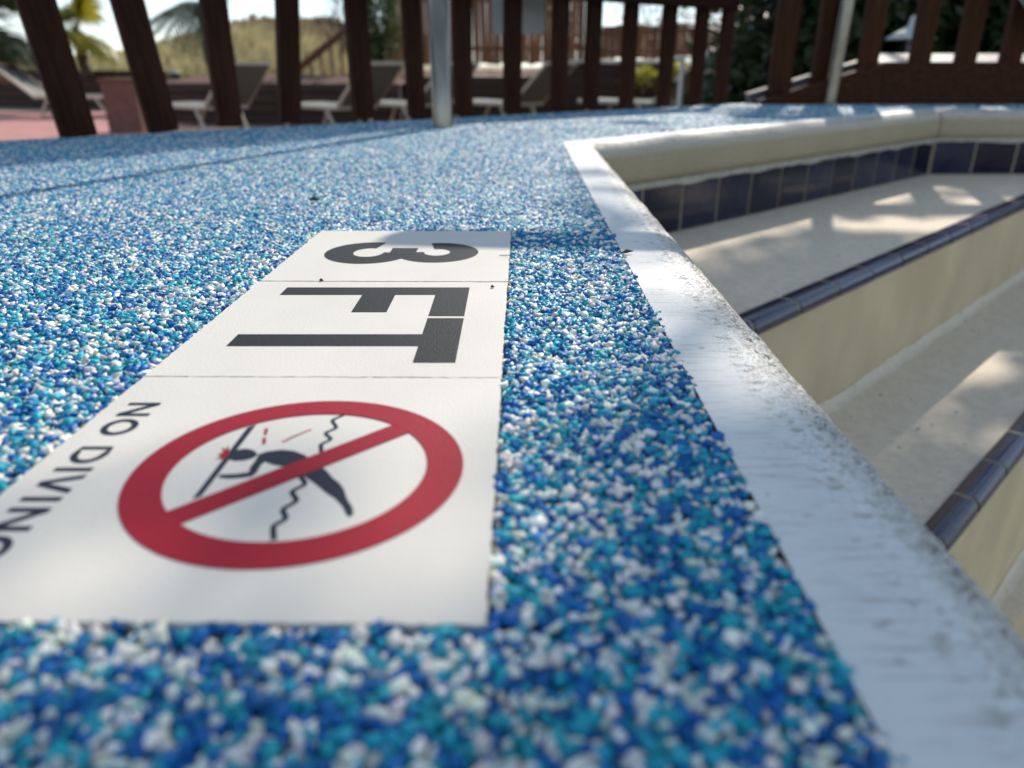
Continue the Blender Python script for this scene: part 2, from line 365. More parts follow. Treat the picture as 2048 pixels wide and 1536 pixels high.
ts1 = list(np.linspace(0, tt(.08), 20)[:-1]) + list(np.linspace(tt(.08), tt(.85), 900)[:-1]) + list(np.linspace(tt(.85), 1, 140))
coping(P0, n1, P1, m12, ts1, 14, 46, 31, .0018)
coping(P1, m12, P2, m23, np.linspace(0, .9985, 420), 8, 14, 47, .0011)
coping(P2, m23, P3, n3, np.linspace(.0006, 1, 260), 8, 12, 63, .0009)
# crack filler at the mitre
MB().tube([(P2.x + m23.x * .0, P2.y + m23.y * 0, -.002), (P2.x + m23.x * FL, P2.y + m23.y * FL, -.003), (P2.x + m23.x * (FL + RR * .75), P2.y + m23.y * (FL + RR * .75), -.012), (P2.x + m23.x * (FL + RR - .002), P2.y + m23.y * (FL + RR - .002), -.034), (P2.x + m23.x * (FL + RR - .002), P2.y + m23.y * (FL + RR - .002), -.075)], [.0015, .002, .0025, .003, .005], 6).build('mitre_crack', M_DIRT, pool)
WI = FL + RR - .010                                # wall line sits under the nose
W0, W1, W2, W3 = P0 + n1 * WI, P1 + m12 * WI, P2 + m23 * WI, P3 + n3 * WI
Z1, Z2, Z3, Z4 = -.19, -.41, -.80, -1.15
NS = Vector((.7071, -.7071)); DS = Vector((.7071, .7071))
NB1, NB2 = -.470, -.199                            # back edges of the two nosings, measured along NS
NW, ND = .034, .020
poolpoly = [W0, W1, W2, W3, Vector((4.4, -.8))]
def clip(poly, n, c, keep_less):
    out = []
    for i in range(len(poly)):
        a, b = poly[i], poly[(i + 1) % len(poly)]; da, db = a.dot(n) - c, b.dot(n) - c
        ia, ib = (da <= 0, db <= 0) if keep_less else (da >= 0, db >= 0)
        if ia: out.append(a)
        if ia != ib: out.append(a + (b - a) * (da / (da - db)))
    return out
def sheet(name, poly, z, m): return MB().add([(p.x, p.y, z) for p in poly], [list(range(len(poly)))[::-1]]).build(name, m, pool)
sheet('step_tread', clip(poolpoly, NS, NB1, True), Z1, M_PLAS)
sheet('step_tread', clip(clip(poolpoly, NS, NB1 + NW - .004, False), NS, NB2, True), Z2, M_PLAS)
sheet('ledge', clip(clip(poolpoly, NS, NB2 + NW - .004, False), NS, NB2 + .078, True), Z3, M_PLAS)
sheet('pool_floor', clip(poolpoly, NS, NB2 + .074, False), Z4, M_PLAS)
def seg_on(c):                                      # where the line NS.p = c crosses the pool
    pts = []
    for i in range(len(poolpoly)):
        a, b = poolpoly[i], poolpoly[(i + 1) % len(poolpoly)]; da, db = a.dot(NS) - c, b.dot(NS) - c
        if da * db < 0: pts.append(a + (b - a) * (da / (da - db)))
    return sorted(pts, key=lambda p: p.dot(DS))
def wall(name, a, b, z0, z1, m, nseg=1): return MB().add([(a.x, a.y, z0), (b.x, b.y, z0), (b.x, b.y, z1), (a.x, a.y, z1)], [(0, 1, 2, 3)]).build(name, m, pool)
for c, zt, zb in ((NB1 + NW - .004, Z1 - .002, Z2), (NB2 + NW - .004, Z2 - .002, Z3), (NB2 + .078, Z3, Z4)):
    a, b = seg_on(c); wall('riser', a, b, zb, zt, M_RISER)
for a, b in ((W0, W1), (W1, W2), (W2, W3)): wall('pool_wall', a, b, Z4, -.078, M_GROUT)
# cove of rough render where riser meets tread
for c, zb in ((NB1 + NW, Z2), (NB2 + NW, Z3)):
    a, b = seg_on(c); mb = MB(); n = 60; vs = []; fs = []
    for i in range(n + 1):
        p = a + (b - a) * (i / n); w = .012 + .010 * random.random(); h = .010 + .012 * random.random()
        for k in range(4):
            t = k / 3
            vs.append((p.x + NS.x * (w * t * t - .003), p.y + NS.y * (w * t * t - .003), zb + h * (1 - t) ** 2 + .0012 - .001 * t))
    for i in range(n):
        for k in range(3): fs.append((i * 4 + k, i * 4 + k + 1, i * 4 + k + 5, i * 4 + k + 4))
    mb.add(vs, fs, True).build('render_cove', M_PLAS, pool)
# navy waterline tiles
TP = .128; TT = -.086; TB = Z1
tile_me = None
def wl_tile(a, d, n, w):
    mb = MB(); M = Matrix(((d.x, n.x, 0), (d.y, n.y, 0), (0, 0, 1)))
    mb.box((0, 0, 0), (w, .007, TT - TB - .003), M, .0018)
    o = mb.build('waterline_tile', M_BLUE, pool); c = a + d * (w / 2) + n * .0035
    o.location = (c.x, c.y, (TT + TB) / 2 + .0015); return o
for a, b, d, n, start in ((W1, W2, d2, n2, .015), (W2, W3, d3, n3, .006)):
    Lt = (b - a).length; s = start; first = None
    while s < min(Lt - .01, 1.9):
        w = min(TP - .006, Lt - s - .004)
        if w < .02: break
        if first and abs(w - (TP - .006)) < 1e-6:
            o = first.copy(); COL.objects.link(o); c = a + d * (s + w / 2) + n * (.0035 + random.uniform(-.0006, .0006)); o.location = (c.x, c.y, (TT + TB) / 2 + .0015)
        else:
            o = wl_tile(a + d * s, d, n, w)
            if first is None: first = o
        s += TP
for a, b, n in ((W1, W2, n2), (W2, W3, n3)):
    MB().add([(a.x + n.x * .0052, a.y + n.y * .0052, TB), (b.x + n.x * .0052, b.y + n.y * .0052, TB), (b.x + n.x * .0052, b.y + n.y * .0052, TT), (a.x + n.x * .0052, a.y + n.y * .0052, TT)], [(0, 1, 2, 3)]).build('grout', M_GROUT, pool)
# lime line under the coping
for a, b, n in ((W1, W2, n2), (W2, W3, n3)):
    mb = MB(); pts = []
    L_ = min((b - a).length, 2.2); k = 80; d = unit(b - a)
    vs, fs = [], []
    for i in range(k + 1):
        p = a + d * (L_ * i / k); hh = .0045 + .002 * random.random() + .004 * max(0, math.sin(i * .5 + a.x * 3)) ** 2
        vs += [(p.x + n.x * .0085, p.y + n.y * .0085, TT + .006), (p.x + n.x * .0085, p.y + n.y * .0085, TT - hh)]
    for i in range(k): fs.append((2 * i, 2 * i + 1, 2 * i + 3, 2 * i + 2))
    mb.add(vs, fs, True).build('lime_line', M_LIME, pool)
# bullnose nosing tiles
def nosing_mesh(w):
    mb = MB(); pr = [(0, -.006), (0, 0)] + [(NW - .014, 0.0)] + [(NW - .014 + .014 * math.sin(t), -.014 * (1 - math.cos(t))) for t in [math.pi / 2 * i / 6 for i in range(1, 7)]] + [(NW, -ND), (NW - .006, -ND)]
    k = len(pr); vs = [(x, -p[0], p[1]) for x in (-w / 2 + .0012, w / 2 - .0012) for p in pr]; vs2 = []
    fs = [(i, i + 1, k + i + 1, k + i) for i in range(k - 1)]
    mb.add(vs, fs, True); mb.add(vs[:k], [list(range(k))[::-1]]); mb.add(vs[k:], [list(range(k))])
    return mb
for c, z, w in ((NB1, Z1, .132), (NB2, Z2, .132)):
    a, b = seg_on(c); Lt = (b - a).length; first = None; s = .03 if z == Z1 else .065
    while s < min(Lt, 2.3):
        if first is None: first = nosing_mesh(w - .0055).build('nosing_tile', M_BULL, pool); o = first
        else: o = first.copy(); COL.objects.link(o)
        p = a + (b - a) * (s / Lt)
        o.location = (p.x, p.y, z + .0036 + random.uniform(-.0003, .0003)); o.rotation_euler = (random.uniform(-.004, .004), 0, R(45) + random.uniform(-.006, .006)); s += w
    # grout bed under the tiles
    q0, q1 = a, a + (b - a) * (min(Lt, 2.4) / Lt); mb = MB()
    pr = [(.001, .001), (NW - .012, .001), (NW - .005, -.003), (NW - .002, -.010), (NW - .002, -ND + .002), (NW - .008, -ND + .001)]
    vs = [(q.x + NS.x * e[0], q.y + NS.y * e[0], z + .0022 + e[1]) for q in (q0, q1) for e in pr]; k = len(pr)
    mb.add(vs, [(i, i + 1, k + i + 1, k + i) for i in range(k - 1)], True).build('grout_bed', M_GROUT, pool)

# ------------------------------------------------------------------ depth marker tiles and their print
YAW = -math.atan(.0110)
TS = .1526
def tile(name, corner_px, label, cat):
    g = G(*corner_px)                              # right-hand corner furthest away
    t = empty(name, (g.x, g.y, 0), YAW); tag(t, label, cat)
    mb = MB(); n = 60
    # body with a slightly chipped outline
    pts = []
    for (x0, y0, x1, y1) in ((0, 0, 0, -TS), (0, -TS, -TS, -TS), (-TS, -TS, -TS, 0), (-TS, 0, 0, 0)):
        for i in range(n):
            f = i / n; pts.append((x0 + (x1 - x0) * f + random.uniform(-.00035, .00035), y0 + (y1 - y0) * f + random.uniform(-.00035, .00035)))
    mb.prism(pts, -.006, .0003)
    mb.build('tile_body', M_TILE, t)
    return t, g
PZ0, PZ1 = .0002, .00042
def local(t, g, x, y):                              # photo pixel -> tile frame
    q = G(x, y) - Vector((g.x, g.y, 0)); c, s = math.cos(-YAW), math.sin(-YAW)
    return (q.x * c - q.y * s, q.x * s + q.y * c)
def stroke(pts, w, close=False):
    pts = [Vector(p) for p in pts]; L_, R_ = [], []; n = len(pts)
    ws = w if isinstance(w, (list, tuple)) else [w] * n
    for i in range(n):
        a, b = pts[max(i - 1, 0)], pts[min(i + 1, n - 1)]
        if close: a, b = pts[i - 1], pts[(i + 1) % n]
        d = (b - a).normalized(); q = Vector((-d.y, d.x)) * ws[i] / 2
        L_.append(pts[i] + q); R_.append(pts[i] - q)
    return L_, R_
def ribbon(mb, pts, w, z0, z1, close=False):
    L_, R_ = stroke(pts, w, close); n = len(pts); vs = []
    for z in (z1, z0):
        vs += [(p.x, p.y, z) for p in L_] + [(p.x, p.y, z) for p in R_]
    fs = []
    for i in range(n if close else n - 1):
        j = (i + 1) % n
        fs += [(i, n + i, n + j, j), (i, j, 2 * n + j, 2 * n + i), (n + i, 3 * n + i, 3 * n + j, n + j)]
    return mb.add(vs, fs)
# --- the 3
t3, g3 = tile('depth_marker_tile', (1022, 463), 'white square tile bearing the large black digit 3, furthest from the camera', 'tile')
def l3(a, b): # a = reading right (towards camera), b = up (towards pool)
    return (b + (-.1313 - g3.x), .5601 - a - g3.y)
mb = MB(); SW = .0215
def arc(cx, cy, rx, ry, t0, t1, n=36): return [(cx + rx * math.cos(t0 + (t1 - t0) * i / n), cy + ry * math.sin(t0 + (t1 - t0) * i / n)) for i in range(n + 1)]
low = arc(.0340, .0305, .0340 - SW / 2, .0305 - .0098, R(165), R(450))
upp = arc(.0330, .0790, .0310 - SW / 2, .0290 - .0098, R(195), R(-90))
ribbon(mb, [l3(*p) for p in low], SW * .93, PZ0, PZ1)
ribbon(mb, [l3(*p) for p in upp], SW * .93, PZ0, PZ1 + .00004)
mb.prism([l3(.020, .0455), l3(.040, .0455), l3(.040, .0640), l3(.020, .0640)], PZ0, PZ1 + .00008)
mb.build('digit', M_INK, t3)
# --- FT
tf, gf = tile('depth_marker_tile', (1015, 565.5), 'white square tile bearing the black letters FT, between the two other tiles', 'tile')
def gx(X, Y, g): 
    q = Vector((X - g.x, Y - g.y)); c, s = math.cos(-YAW), math.sin(-YAW); return (q.x * c - q.y * s, q.x * s + q.y * c)
mb = MB()
F_ = [(-.1342, .4358), (-.0253, .4358), (-.0253, .3800), (-.0443, .3800), (-.0443, .4200), (-.0675, .4200), (-.0675, .3868), (-.0865, .3868), (-.0865, .4200), (-.1342, .4200)]
mb.prism([gx(x, y, gf) for x, y in F_], PZ0, PZ1); mb.build('letter', M_INK, tf)
mb = MB()
T_ = [(-.0253, .3765), (-.0253, .3122), (-.0443, .3122), (-.0443, .3337), (-.1350, .3337), (-.1350, .3508), (-.0443, .3508), (-.0443, .3765)]
mb.prism([gx(x, y, gf) for x, y in T_], PZ0, PZ1); mb.build('letter', M_INK, tf)
# --- NO DIVING
tn, gn = tile('warning_tile', (1003, 757.8), 'white square warning tile with a red no diving ring, nearest the camera', 'tile')
cx, cy = -.0698, .2165
def gl(X, Y): return gx(X, Y, gn)
def ph(zx, zy, dx=0, dy=0):                        # trace of the printed figure
    q = G(300 + zx / 4.096, 820 + zy / 4.096); return gl(q.x, q.y)
mb = MB(); ribbon(mb, [gl(cx + .0477 * math.cos(2 * math.pi * i / 96), cy + .0477 * math.sin(2 * math.pi * i / 96)) for i in range(96)], .0120, PZ0, .00062, True)
mb.build('prohibition_ring', M_RED, tn)
mb = MB(); k = .0455 * .7071; w = .0047 * .7071
mb.prism([gl(cx - k - w, cy - k + w), gl(cx - k + w, cy - k - w), gl(cx + k + w, cy + k - w), gl(cx + k - w, cy + k + w)], PZ0, .00057)
mb.build('slash_bar', M_RED, tn)
mb = MB(); mb.prism([ph(*q) for q in [(800, 150), (872, 125), (420, 715), (345, 740)]], PZ0, .00036); mb.build('pool_floor_line', M_NAVYINK, tn)
mb = MB()
mb.prism([ph(*q) for q in [(625, 410), (650, 370), (700, 338), (780, 325), (845, 336), (885, 368), (850, 400), (780, 420), (700, 425)]], PZ0, .00044)
mb.prism([ph(*q) for q in [(893, 372), (960, 350), (1080, 335), (1180, 345), (1260, 375), (1330, 420), (1400, 470), (1450, 510), (1500, 570), (1550, 605), (1590, 660), (1615, 740), (1655, 800), (1668, 850), (1645, 885), (1612, 870), (1580, 800), (1520, 735), (1450, 690), (1390, 640), (1340, 600), (1280, 560), (1200, 500), (1100, 470), (1010, 455), (940, 430), (900, 470), (880, 512), (840, 550), (760, 562), (640, 570), (565, 562), (572, 540), (700, 535), (810, 520), (822, 480), (860, 430)]], PZ0, .00048)
mb.build('diver_figure', M_NAVYINK, tn)
def wave(pts, w, z):
    dense = []
    for i in range(len(pts) - 1):
        for j in range(6):
            f = j / 6; f2 = f * f * (3 - 2 * f); dense.append((pts[i][0] + (pts[i + 1][0] - pts[i][0]) * f2, pts[i][1] + (pts[i + 1][1] - pts[i][1]) * f))
    dense.append(pts[-1]); mb = MB(); ribbon(mb, [ph(*p) for p in dense], w, PZ0, z); return mb
wave([(1590, 40), (1495, 95), (1525, 150), (1440, 200), (1480, 245), (1400, 295), (1405, 360)], .0016, .00034).build('water_line', M_NAVYINK, tn)
wave([(1235, 545), (1270, 610), (1165, 680), (1200, 745), (1090, 830), (1112, 890), (1010, 970), (1015, 1075)], .0018, .00034).build('water_line', M_NAVYINK, tn)
mb = MB(); mb.prism([ph(*q) for q in [(655, 365), (640, 298), (618, 335), (588, 312), (598, 360), (553, 368), (580, 388), (540, 412), (610, 408)]], PZ0, .0004); mb.build('impact_burst', M_RED, tn)
mb = MB(); ribbon(mb, [ph(*q) for q in [(955, 160), (942, 215)]], [.0013, .0009], PZ0, .0004); ribbon(mb, [ph(*q) for q in [(938, 235), (932, 288)]], [.0012, .0012], PZ0, .0004)
ribbon(mb, [ph(*q) for q in [(1085, 272), (1180, 225), (1322, 165)]], [.0009, .0009, .0007], PZ0, .0004); mb.build('motion_mark', M_RED, tn)
# lettering NO DIVING: reads towards the camera, tops towards the pool
CH, XB = .0124, -.1500
def lt(yl, a, b): return gl(XB + b, yl - a)
def letter(fn, yl, w):
    mb = MB(); fn(mb, yl, w); mb.build('letter', M_NAVYINK, tn)
S = .0024
def L_N(mb, y, w):
    mb.prism([lt(y, *q) for q in [(0, 0), (S, 0), (S, CH * .68), (w - S, 0), (w, 0), (w, CH), (w - S, CH), (w - S, CH * .32), (S, CH), (0, CH)]], PZ0, PZ1)
def L_O(mb, y, w): ribbon(mb, [lt(y, w / 2 + (w - S) / 2 * math.cos(t), CH / 2 + (CH - S * .9) / 2 * math.sin(t)) for t in [2 * math.pi * i / 40 for i in range(40)]], S, PZ0, PZ1, True)
def L_D(mb, y, w): 
    path = [(S / 2, S / 2), (S / 2, CH - S / 2)] + [(w * .42 + (w * .58 - S / 2) * math.cos(t), CH / 2 + (CH - S) / 2 * math.sin(t)) for t in [math.pi / 2 - math.pi * i / 20 for i in range(21)]]
    ribbon(mb, [lt(y, *q) for q in path], S, PZ0, PZ1, True)
def L_V(mb, y, w): mb.prism([lt(y, *q) for q in [(0, CH), (S * 1.15, CH), (w / 2, S * 1.3), (w - S * 1.15, CH), (w, CH), (w / 2 + S * .55, 0), (w / 2 - S * .55, 0)]], PZ0, PZ1)
def L_I(mb, y, w): mb.prism([lt(y, *q) for q in [(0, 0), (S, 0), (S, CH), (0, CH)]], PZ0, PZ1)
def L_G(mb, y, w):
    path = [(w / 2 + (w - S) / 2 * math.cos(t), CH / 2 + (CH - S) / 2 * math.sin(t)) for t in [R(38) + R(322 - 38 + 20) * i / 30 for i in range(31)]]
    ribbon(mb, [lt(y, *q) for q in path], S, PZ0, PZ1)
    mb.prism([lt(y, *q) for q in [(w * .55, CH * .35), (w, CH * .35), (w, CH * .53), (w * .55, CH * .53)]], PZ0, PZ1 + .00003)
for fn, yl, w in ((L_N, .2690, .0122), (L_O, .2542, .0135), (L_D, .2322, .0121), (L_I, .2172, .0024), (L_V, .2128, .0117), (L_I, .1989, .0024), (L_N, .1928, .0122), (L_G, .1781, .0130)): letter(fn, yl, w)
# small finds lying on the deck
def debris(name, pts, r, m, label, cat): tag(MB().tube(pts, r, 6).build(name, m), label, cat)
q = G(985, 577); debris('seed', [(q.x - .0011, q.y, .0010), (q.x, q.y + .0003, .0014), (q.x + .0011, q.y, .0009)], [.0004, .0009, .0003], M_SEED, 'tiny dark seed lying on the FT tile beside the letter F', 'seed')
q = G(1010, 514); debris('twig', [(q.x - .004, q.y + .0012, .0008), (q.x, q.y, .0012), (q.x + .004, q.y - .001, .0014)], [.0002, .00028, .0002], M_DRY, 'thin brown twig on the right edge of the digit tile', 'twig')
q = G(628, 405); debris('leaf_scrap', [(q.x - .004, q.y, .0025), (q.x - .001, q.y + .002, .004), (q.x + .003, q.y, .003), (q.x + .006, q.y - .001, .0035)], [.0008, .0022, .0018, .0004], M_SEED, 'small dark leaf scrap on the blue deck beyond the digit tile', 'leaf')
q = G(1252, 508); debris('leaf_scrap', [(q.x - .003, q.y, .001), (q.x, q.y - .001, .0022), (q.x + .005, q.y + .001, .002)], [.0005, .0016, .0004], M_DRY, 'brown leaf scrap caught where the deck meets the coping', 'leaf')
q = G(643, 563.5); debris('crumb', [(q.x - .0012, q.y, .0009), (q.x, q.y, .0014), (q.x + .0012, q.y, .0008)], [.0004, .0009, .0003], M_PLANTER, 'tan crumb in the joint between the digit tile and FT tile', 'crumb')

# ------------------------------------------------------------------ rubber granules
def granules():
    def zone(x0, x1, y0, y1, s):
        X, Y = np.meshgrid(np.arange(x0, x1, s), np.arange(y0, y1, s), indexing='ij')
        X = X + ((np.arange(X.shape[1]) % 2) * s / 2)[None, :]
        return X.ravel() + rng.uniform(-.42, .42, X.size) * s, Y.ravel() + rng.uniform(-.42, .42, Y.size) * s
    X, Y = zone(-.95, .09, .07, 1.15, .0023); k = rng.random(X.size) < np.clip((1.15 - Y) / .35, 0, 1); X, Y = X[k], Y[k]; SZ = np.ones(len(X))
    X2, Y2 = zone(-1.2, .3, .80, 1.75, .0031); k = (rng.random(X2.size) < np.clip((Y2 - .80) / .35, 0, 1)) & (rng.random(X2.size) < np.clip((1.75 - Y2) / .25, 0, 1)); X2, Y2 = X2[k], Y2[k]
    X3, Y3 = zone(-1.5, 2.0, 1.5, 2.95, .0048); k = rng.random(X3.size) < np.clip((Y3 - 1.5) / .25, 0, 1); X3, Y3 = X3[k], Y3[k]
    X = np.concatenate([X, X2, X3]); Y = np.concatenate([Y, Y2, Y3]); SZ = np.concatenate([SZ, np.full(len(X2), 1.18), np.full(len(X3), 1.7)])
    e = rng.uniform(-.0006, .0010, X.size)
    in1 = X < CO_A + CO_K * Y + .0002 + e
    d2_ = (X - P1.x) * n2.x + (Y - P1.y) * n2.y
    in2 = np.where(Y > P2.y, True, (d2_ < -.002 + e) & (Y > P1.y))
    keep = (in1 | (in2 & (X > P1.x - .2))) & ((X - EDGE0.x) * EN.x + (Y - EDGE0.y) * EN.y < .001) & (Y < 2.92)
    keep &= (X > -.74 * Y - .05) & (X < .74 * Y + .12)
    c, sn = math.cos(-YAW), math.sin(-YAW); gx_, gy_ = X - g3.x, Y - g3.y
    lx, ly = gx_ * c - gy_ * sn, gx_ * sn + gy_ * c
    mg = rng.uniform(.0004, .0014, X.size)
    tl = g3.y - (gn.y - TS)
    keep &= ~((lx < mg) & (lx > -TS - mg) & (ly < mg) & (ly > -tl - mg))
    X, Y, SZ = X[keep], Y[keep], SZ[keep]; n = len(X)
    base = np.array([(a, b, d) for a in (-1, 1) for b in (-1, 1) for d in (-1, 1)], float)
    V = base[None] + rng.uniform(-.42, .42, (n, 8, 3))
    V *= np.exp(np.clip(rng.normal(0, .20, (n, 1, 3)), -.4, .32)) * np.array([1.12, 1.12, .72]) * .00118 * np.exp(np.clip(rng.normal(0, .18, (n, 1, 1)), -.4, .26)) * SZ[:, None, None]
    th = rng.uniform(0, math.pi, n); q = np.stack([np.cos(th), rng.normal(0, .30, n), rng.normal(0, .30, n), np.sin(th)], -1); q /= np.linalg.norm(q, axis=1, keepdims=True); w, x, y, z = q.T
    Rm = np.stack([np.stack([1 - 2 * (y * y + z * z), 2 * (x * y - z * w), 2 * (x * z + y * w)], -1), np.stack([2 * (x * y + z * w), 1 - 2 * (x * x + z * z), 2 * (y * z - x * w)], -1), np.stack([2 * (x * z - y * w), 2 * (y * z + x * w), 1 - 2 * (x * x + y * y)], -1)], 1)
    V = np.einsum('nij,nkj->nki', Rm, V)
    V[:, :, 2] *= (1 - .5 * np.clip((Y - .4) / .5, 0, 1))[:, None]      # trodden flat, more so with distance so lit tops dominate
    V[:, :, 0] += X[:, None]; V[:, :, 1] += Y[:, None]
    zz = -.0011 + rng.uniform(-.0012, .0006, n) * (1 - .6 * np.clip((Y - .4) / .5, 0, 1)) + .0006 * (vnoise(X * 60, Y * 60, 5) - .5)
    V[:, :, 2] += zz[:, None]
    u = rng.random(n); pc = np.array([p[0] for p in PALETTE]); ci = np.clip(np.searchsorted([p[1] for p in PALETTE], u), 0, 3)
    C = pc[ci] * rng.uniform(.75, 1.2, (n, 1)) * rng.uniform(.92, 1.08, (n, 3))
    C = np.concatenate([C, np.ones((n, 1))], 1); C = np.repeat(C, 8, 0)
    fq = np.array([(0, 1, 3, 2), (4, 6, 7, 5), (0, 4, 5, 1), (2, 3, 7, 6), (0, 2, 6, 4), (1, 5, 7, 3)])
    Q = (np.arange(n) * 8)[:, None, None] + fq[None]
    o = np_mesh('rubber_granules', V.reshape(-1, 3), Q.reshape(-1, 4), M_GRAN, C)
    tag(o, 'blue, teal and white rubber granules bonded to the pool deck', 'granules', kind='stuff')
    print('granules', n)
granules()

# ------------------------------------------------------------------ picket fence along the deck edge
PK = [(-.818, 1.490), (-.712, 1.615), (-.624, 1.753), (-.521, 1.864), (-.375, 2.011), (-.250, 2.093), (-.133, 2.184), (0.0, 2.277), (.137, 2.36), (.241, 2.472), (.367, 2.58), (.503, 2.666), (.623, 2.736), (.727, 2.807)]
PK = [(-1.05, 1.27), (-.935, 1.385)] + PK
FZ = .365
fence = empty('picket_fence', (PK[0][0], PK[0][1], 0))
tag(fence, 'dark brown picket fence along the left and far edge of the deck', 'fence')
FO = Vector((PK[0][0], PK[0][1], 0))
ang = math.atan2(ED.y, ED.x)
for i, (x, y) in enumerate(PK):
    mb = MB(); h = FZ - .03; w = {2: .062, 3: .058, 4: .053, 5: .050, 6: .054, 7: .045}.get(i, .052)
    mb.box((0, 0, h / 2), (w, .026, h), None, .003)
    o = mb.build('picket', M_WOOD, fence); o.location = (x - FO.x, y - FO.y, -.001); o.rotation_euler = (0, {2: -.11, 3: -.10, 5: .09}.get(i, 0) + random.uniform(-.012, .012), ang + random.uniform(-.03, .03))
for (i, j) in ((0, 5), (5, 10), (10, 15)):
    a = Vector((PK[i][0], PK[i][1], .315)) - FO; b = Vector((PK[j][0], PK[j][1], .315)) - FO
    off = Vector((-EN.x, -EN.y, 0)) * .031
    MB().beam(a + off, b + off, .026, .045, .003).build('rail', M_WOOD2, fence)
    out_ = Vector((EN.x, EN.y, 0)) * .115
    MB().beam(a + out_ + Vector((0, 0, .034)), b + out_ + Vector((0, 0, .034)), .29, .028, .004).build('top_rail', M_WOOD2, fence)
# sign fixed to the back of the pickets
q = P(1037, 25, 2.33); sg = empty('sign', (q.x, q.y, q.z - .06), ang - R(38))
tag(sg, 'plain pale grey sign plate with rounded corners hung behind the pickets', 'sign')
def rrect(w, h, r):
    out = []
    for cx_, cz_, t0 in ((w / 2 - r, h / 2 - r, 0), (-w / 2 + r, h / 2 - r, 90), (-w / 2 + r, -h / 2 + r, 180), (w / 2 - r, -h / 2 + r, 270)):
        out += [(cx_ + r * math.cos(R(t0 + 15 * i)), cz_ + r * math.sin(R(t0 + 15 * i))) for i in range(7)]
    return out
mb = MB(); mb.prism(rrect(.166, .15, .016), -.0015, .0015); o = mb.build('plate', M_SIGN, sg); o.rotation_euler = (R(90), 0, 0); o.location = (0, 0, .075)
# ramp railing on the right
rail = empty('ramp_railing', (.88, 2.80, 0)); RO = Vector((.88, 2.80, 0))
tag(rail, 'dark brown ramp railing with a deep toe board, right of the picket fence', 'railing')
RY = 2.775
def rp(x, y, zc): return P(x, y, zc) - RO
# toe board: slopes up, then level
mb = MB(); A = P(1490, 200, 2.80); B = P(1742, 125, 2.64)
tb = [(A.x - .02, -.001), (B.x, -.001), (2.9, -.001), (2.9, B.z), (B.x, B.z), (A.x - .02, .012)]
for nm, poly in (('toe_board', [tb[0], tb[1], tb[4], tb[5]]), ('toe_board', [(tb[1][0] + .002, -.001), tb[2], tb[3], (tb[4][0] + .002, tb[4][1])])):
    mb = MB(); mb.prism(poly, -.016, .016); o = mb.build(nm, M_WOOD3, rail); o.rotation_euler = (R(90), 0, 0); o.location = (-RO.x, RY - RO.y, 0)
def board_z(X): return .012 + (B.z - .012) * min(1, max(0, (X - A.x) / (B.x - A.x)))
for i, (xt, w) in enumerate(((1530, .075), (1627, .062), (1715, .064), (1815, .066), (1902, .066), (1990, .066), (2078, .066), (2166, .066), (2254, .066))):
    q = P(xt, 112 if i > 1 else 150, 2.66 if i else 2.76); z0 = board_z(q.x) - (.06 if i > 1 else .03); z0 = max(z0, 0); h = .56 - z0
    mb = MB(); mb.box((0, 0, z0 + h / 2), (w, .034, h), None, .003); o = mb.build('picket', M_WOOD3, rail); o.location = (q.x - RO.x, RY + .036 - RO.y, 0); o.rotation_euler = (0, random.uniform(-.008, .008), random.uniform(-.02, .02))
MB().beam(Vector((A.x, RY + .036, .575)) - RO, Vector((2.9, RY + .036, .575)) - RO, .11, .03, .004).build('top_rail', M_WOOD2, rail)
# ledge boards behind the pickets, pale one tilted to show its lit top
mb = MB(); M = Matrix.Rotation(R(17), 3, 'X')
mb.box(Vector(((B.x + 2.9) / 2, RY + .10, B.z + .008)) - RO, (2.9 - B.x, .092, .016), M); mb.build('ledge_board', M_CAP, rail)
mb = MB(); a, b = Vector((A.x - .03, RY + .085, .018)) - RO, Vector((B.x - .004, RY + .085, B.z + .004)) - RO
mb.beam(a, b, .06, .03); mb.build('ledge_board', M_LEDGESHADE, rail)
for xs in (1712, 1815, 1902, 1990):
    q = P(xs - 12, 138, 2.63); MB().lathe((0, 0, 0), [(0, .0022), (.004, .002), (.0055, 0)], 10).build('screw', M_SEED, rail); o = COL.objects[-1]
    o.rotation_euler = (R(90), 0, 0); o.location = (q.x - RO.x, RY - .017 - RO.y, q.z)
# towel thrown over the railing
tw = empty('towel', (1.86, RY - .03, .26)); tag(tw, 'charcoal cloth with pale hem hanging at the top right corner', 'cloth')
q = [P(2012, -6, 2.45), P(2060, 44, 2.45), P(2210, 60, 2.45), P(2210, -150, 2.45), P(2012, -150, 2.45)]
vs = []; yy = RY - .05 - .03
for side in (0, .010):
    for k_, p_ in enumerate(q): vs.append((p_.x - 1.86, yy - side - (RY - .03), p_.z - .26))
mb = MB(); mb.add(vs, [(0, 1, 2, 3, 4), (9, 8, 7, 6, 5)] + [(i, (i + 1) % 5 + 5 - 5, (i + 1) % 5 + 5, i + 5) for i in range(5)]); mb.build('cloth_panel', M_TOWEL, tw)
hp = [Vector(vs[5 + i]) + Vector((0, -.001, 0)) for i in (4, 0, 1, 2)]; MB().tube(hp, .0022, 6).build('hem', M_HEM, tw)

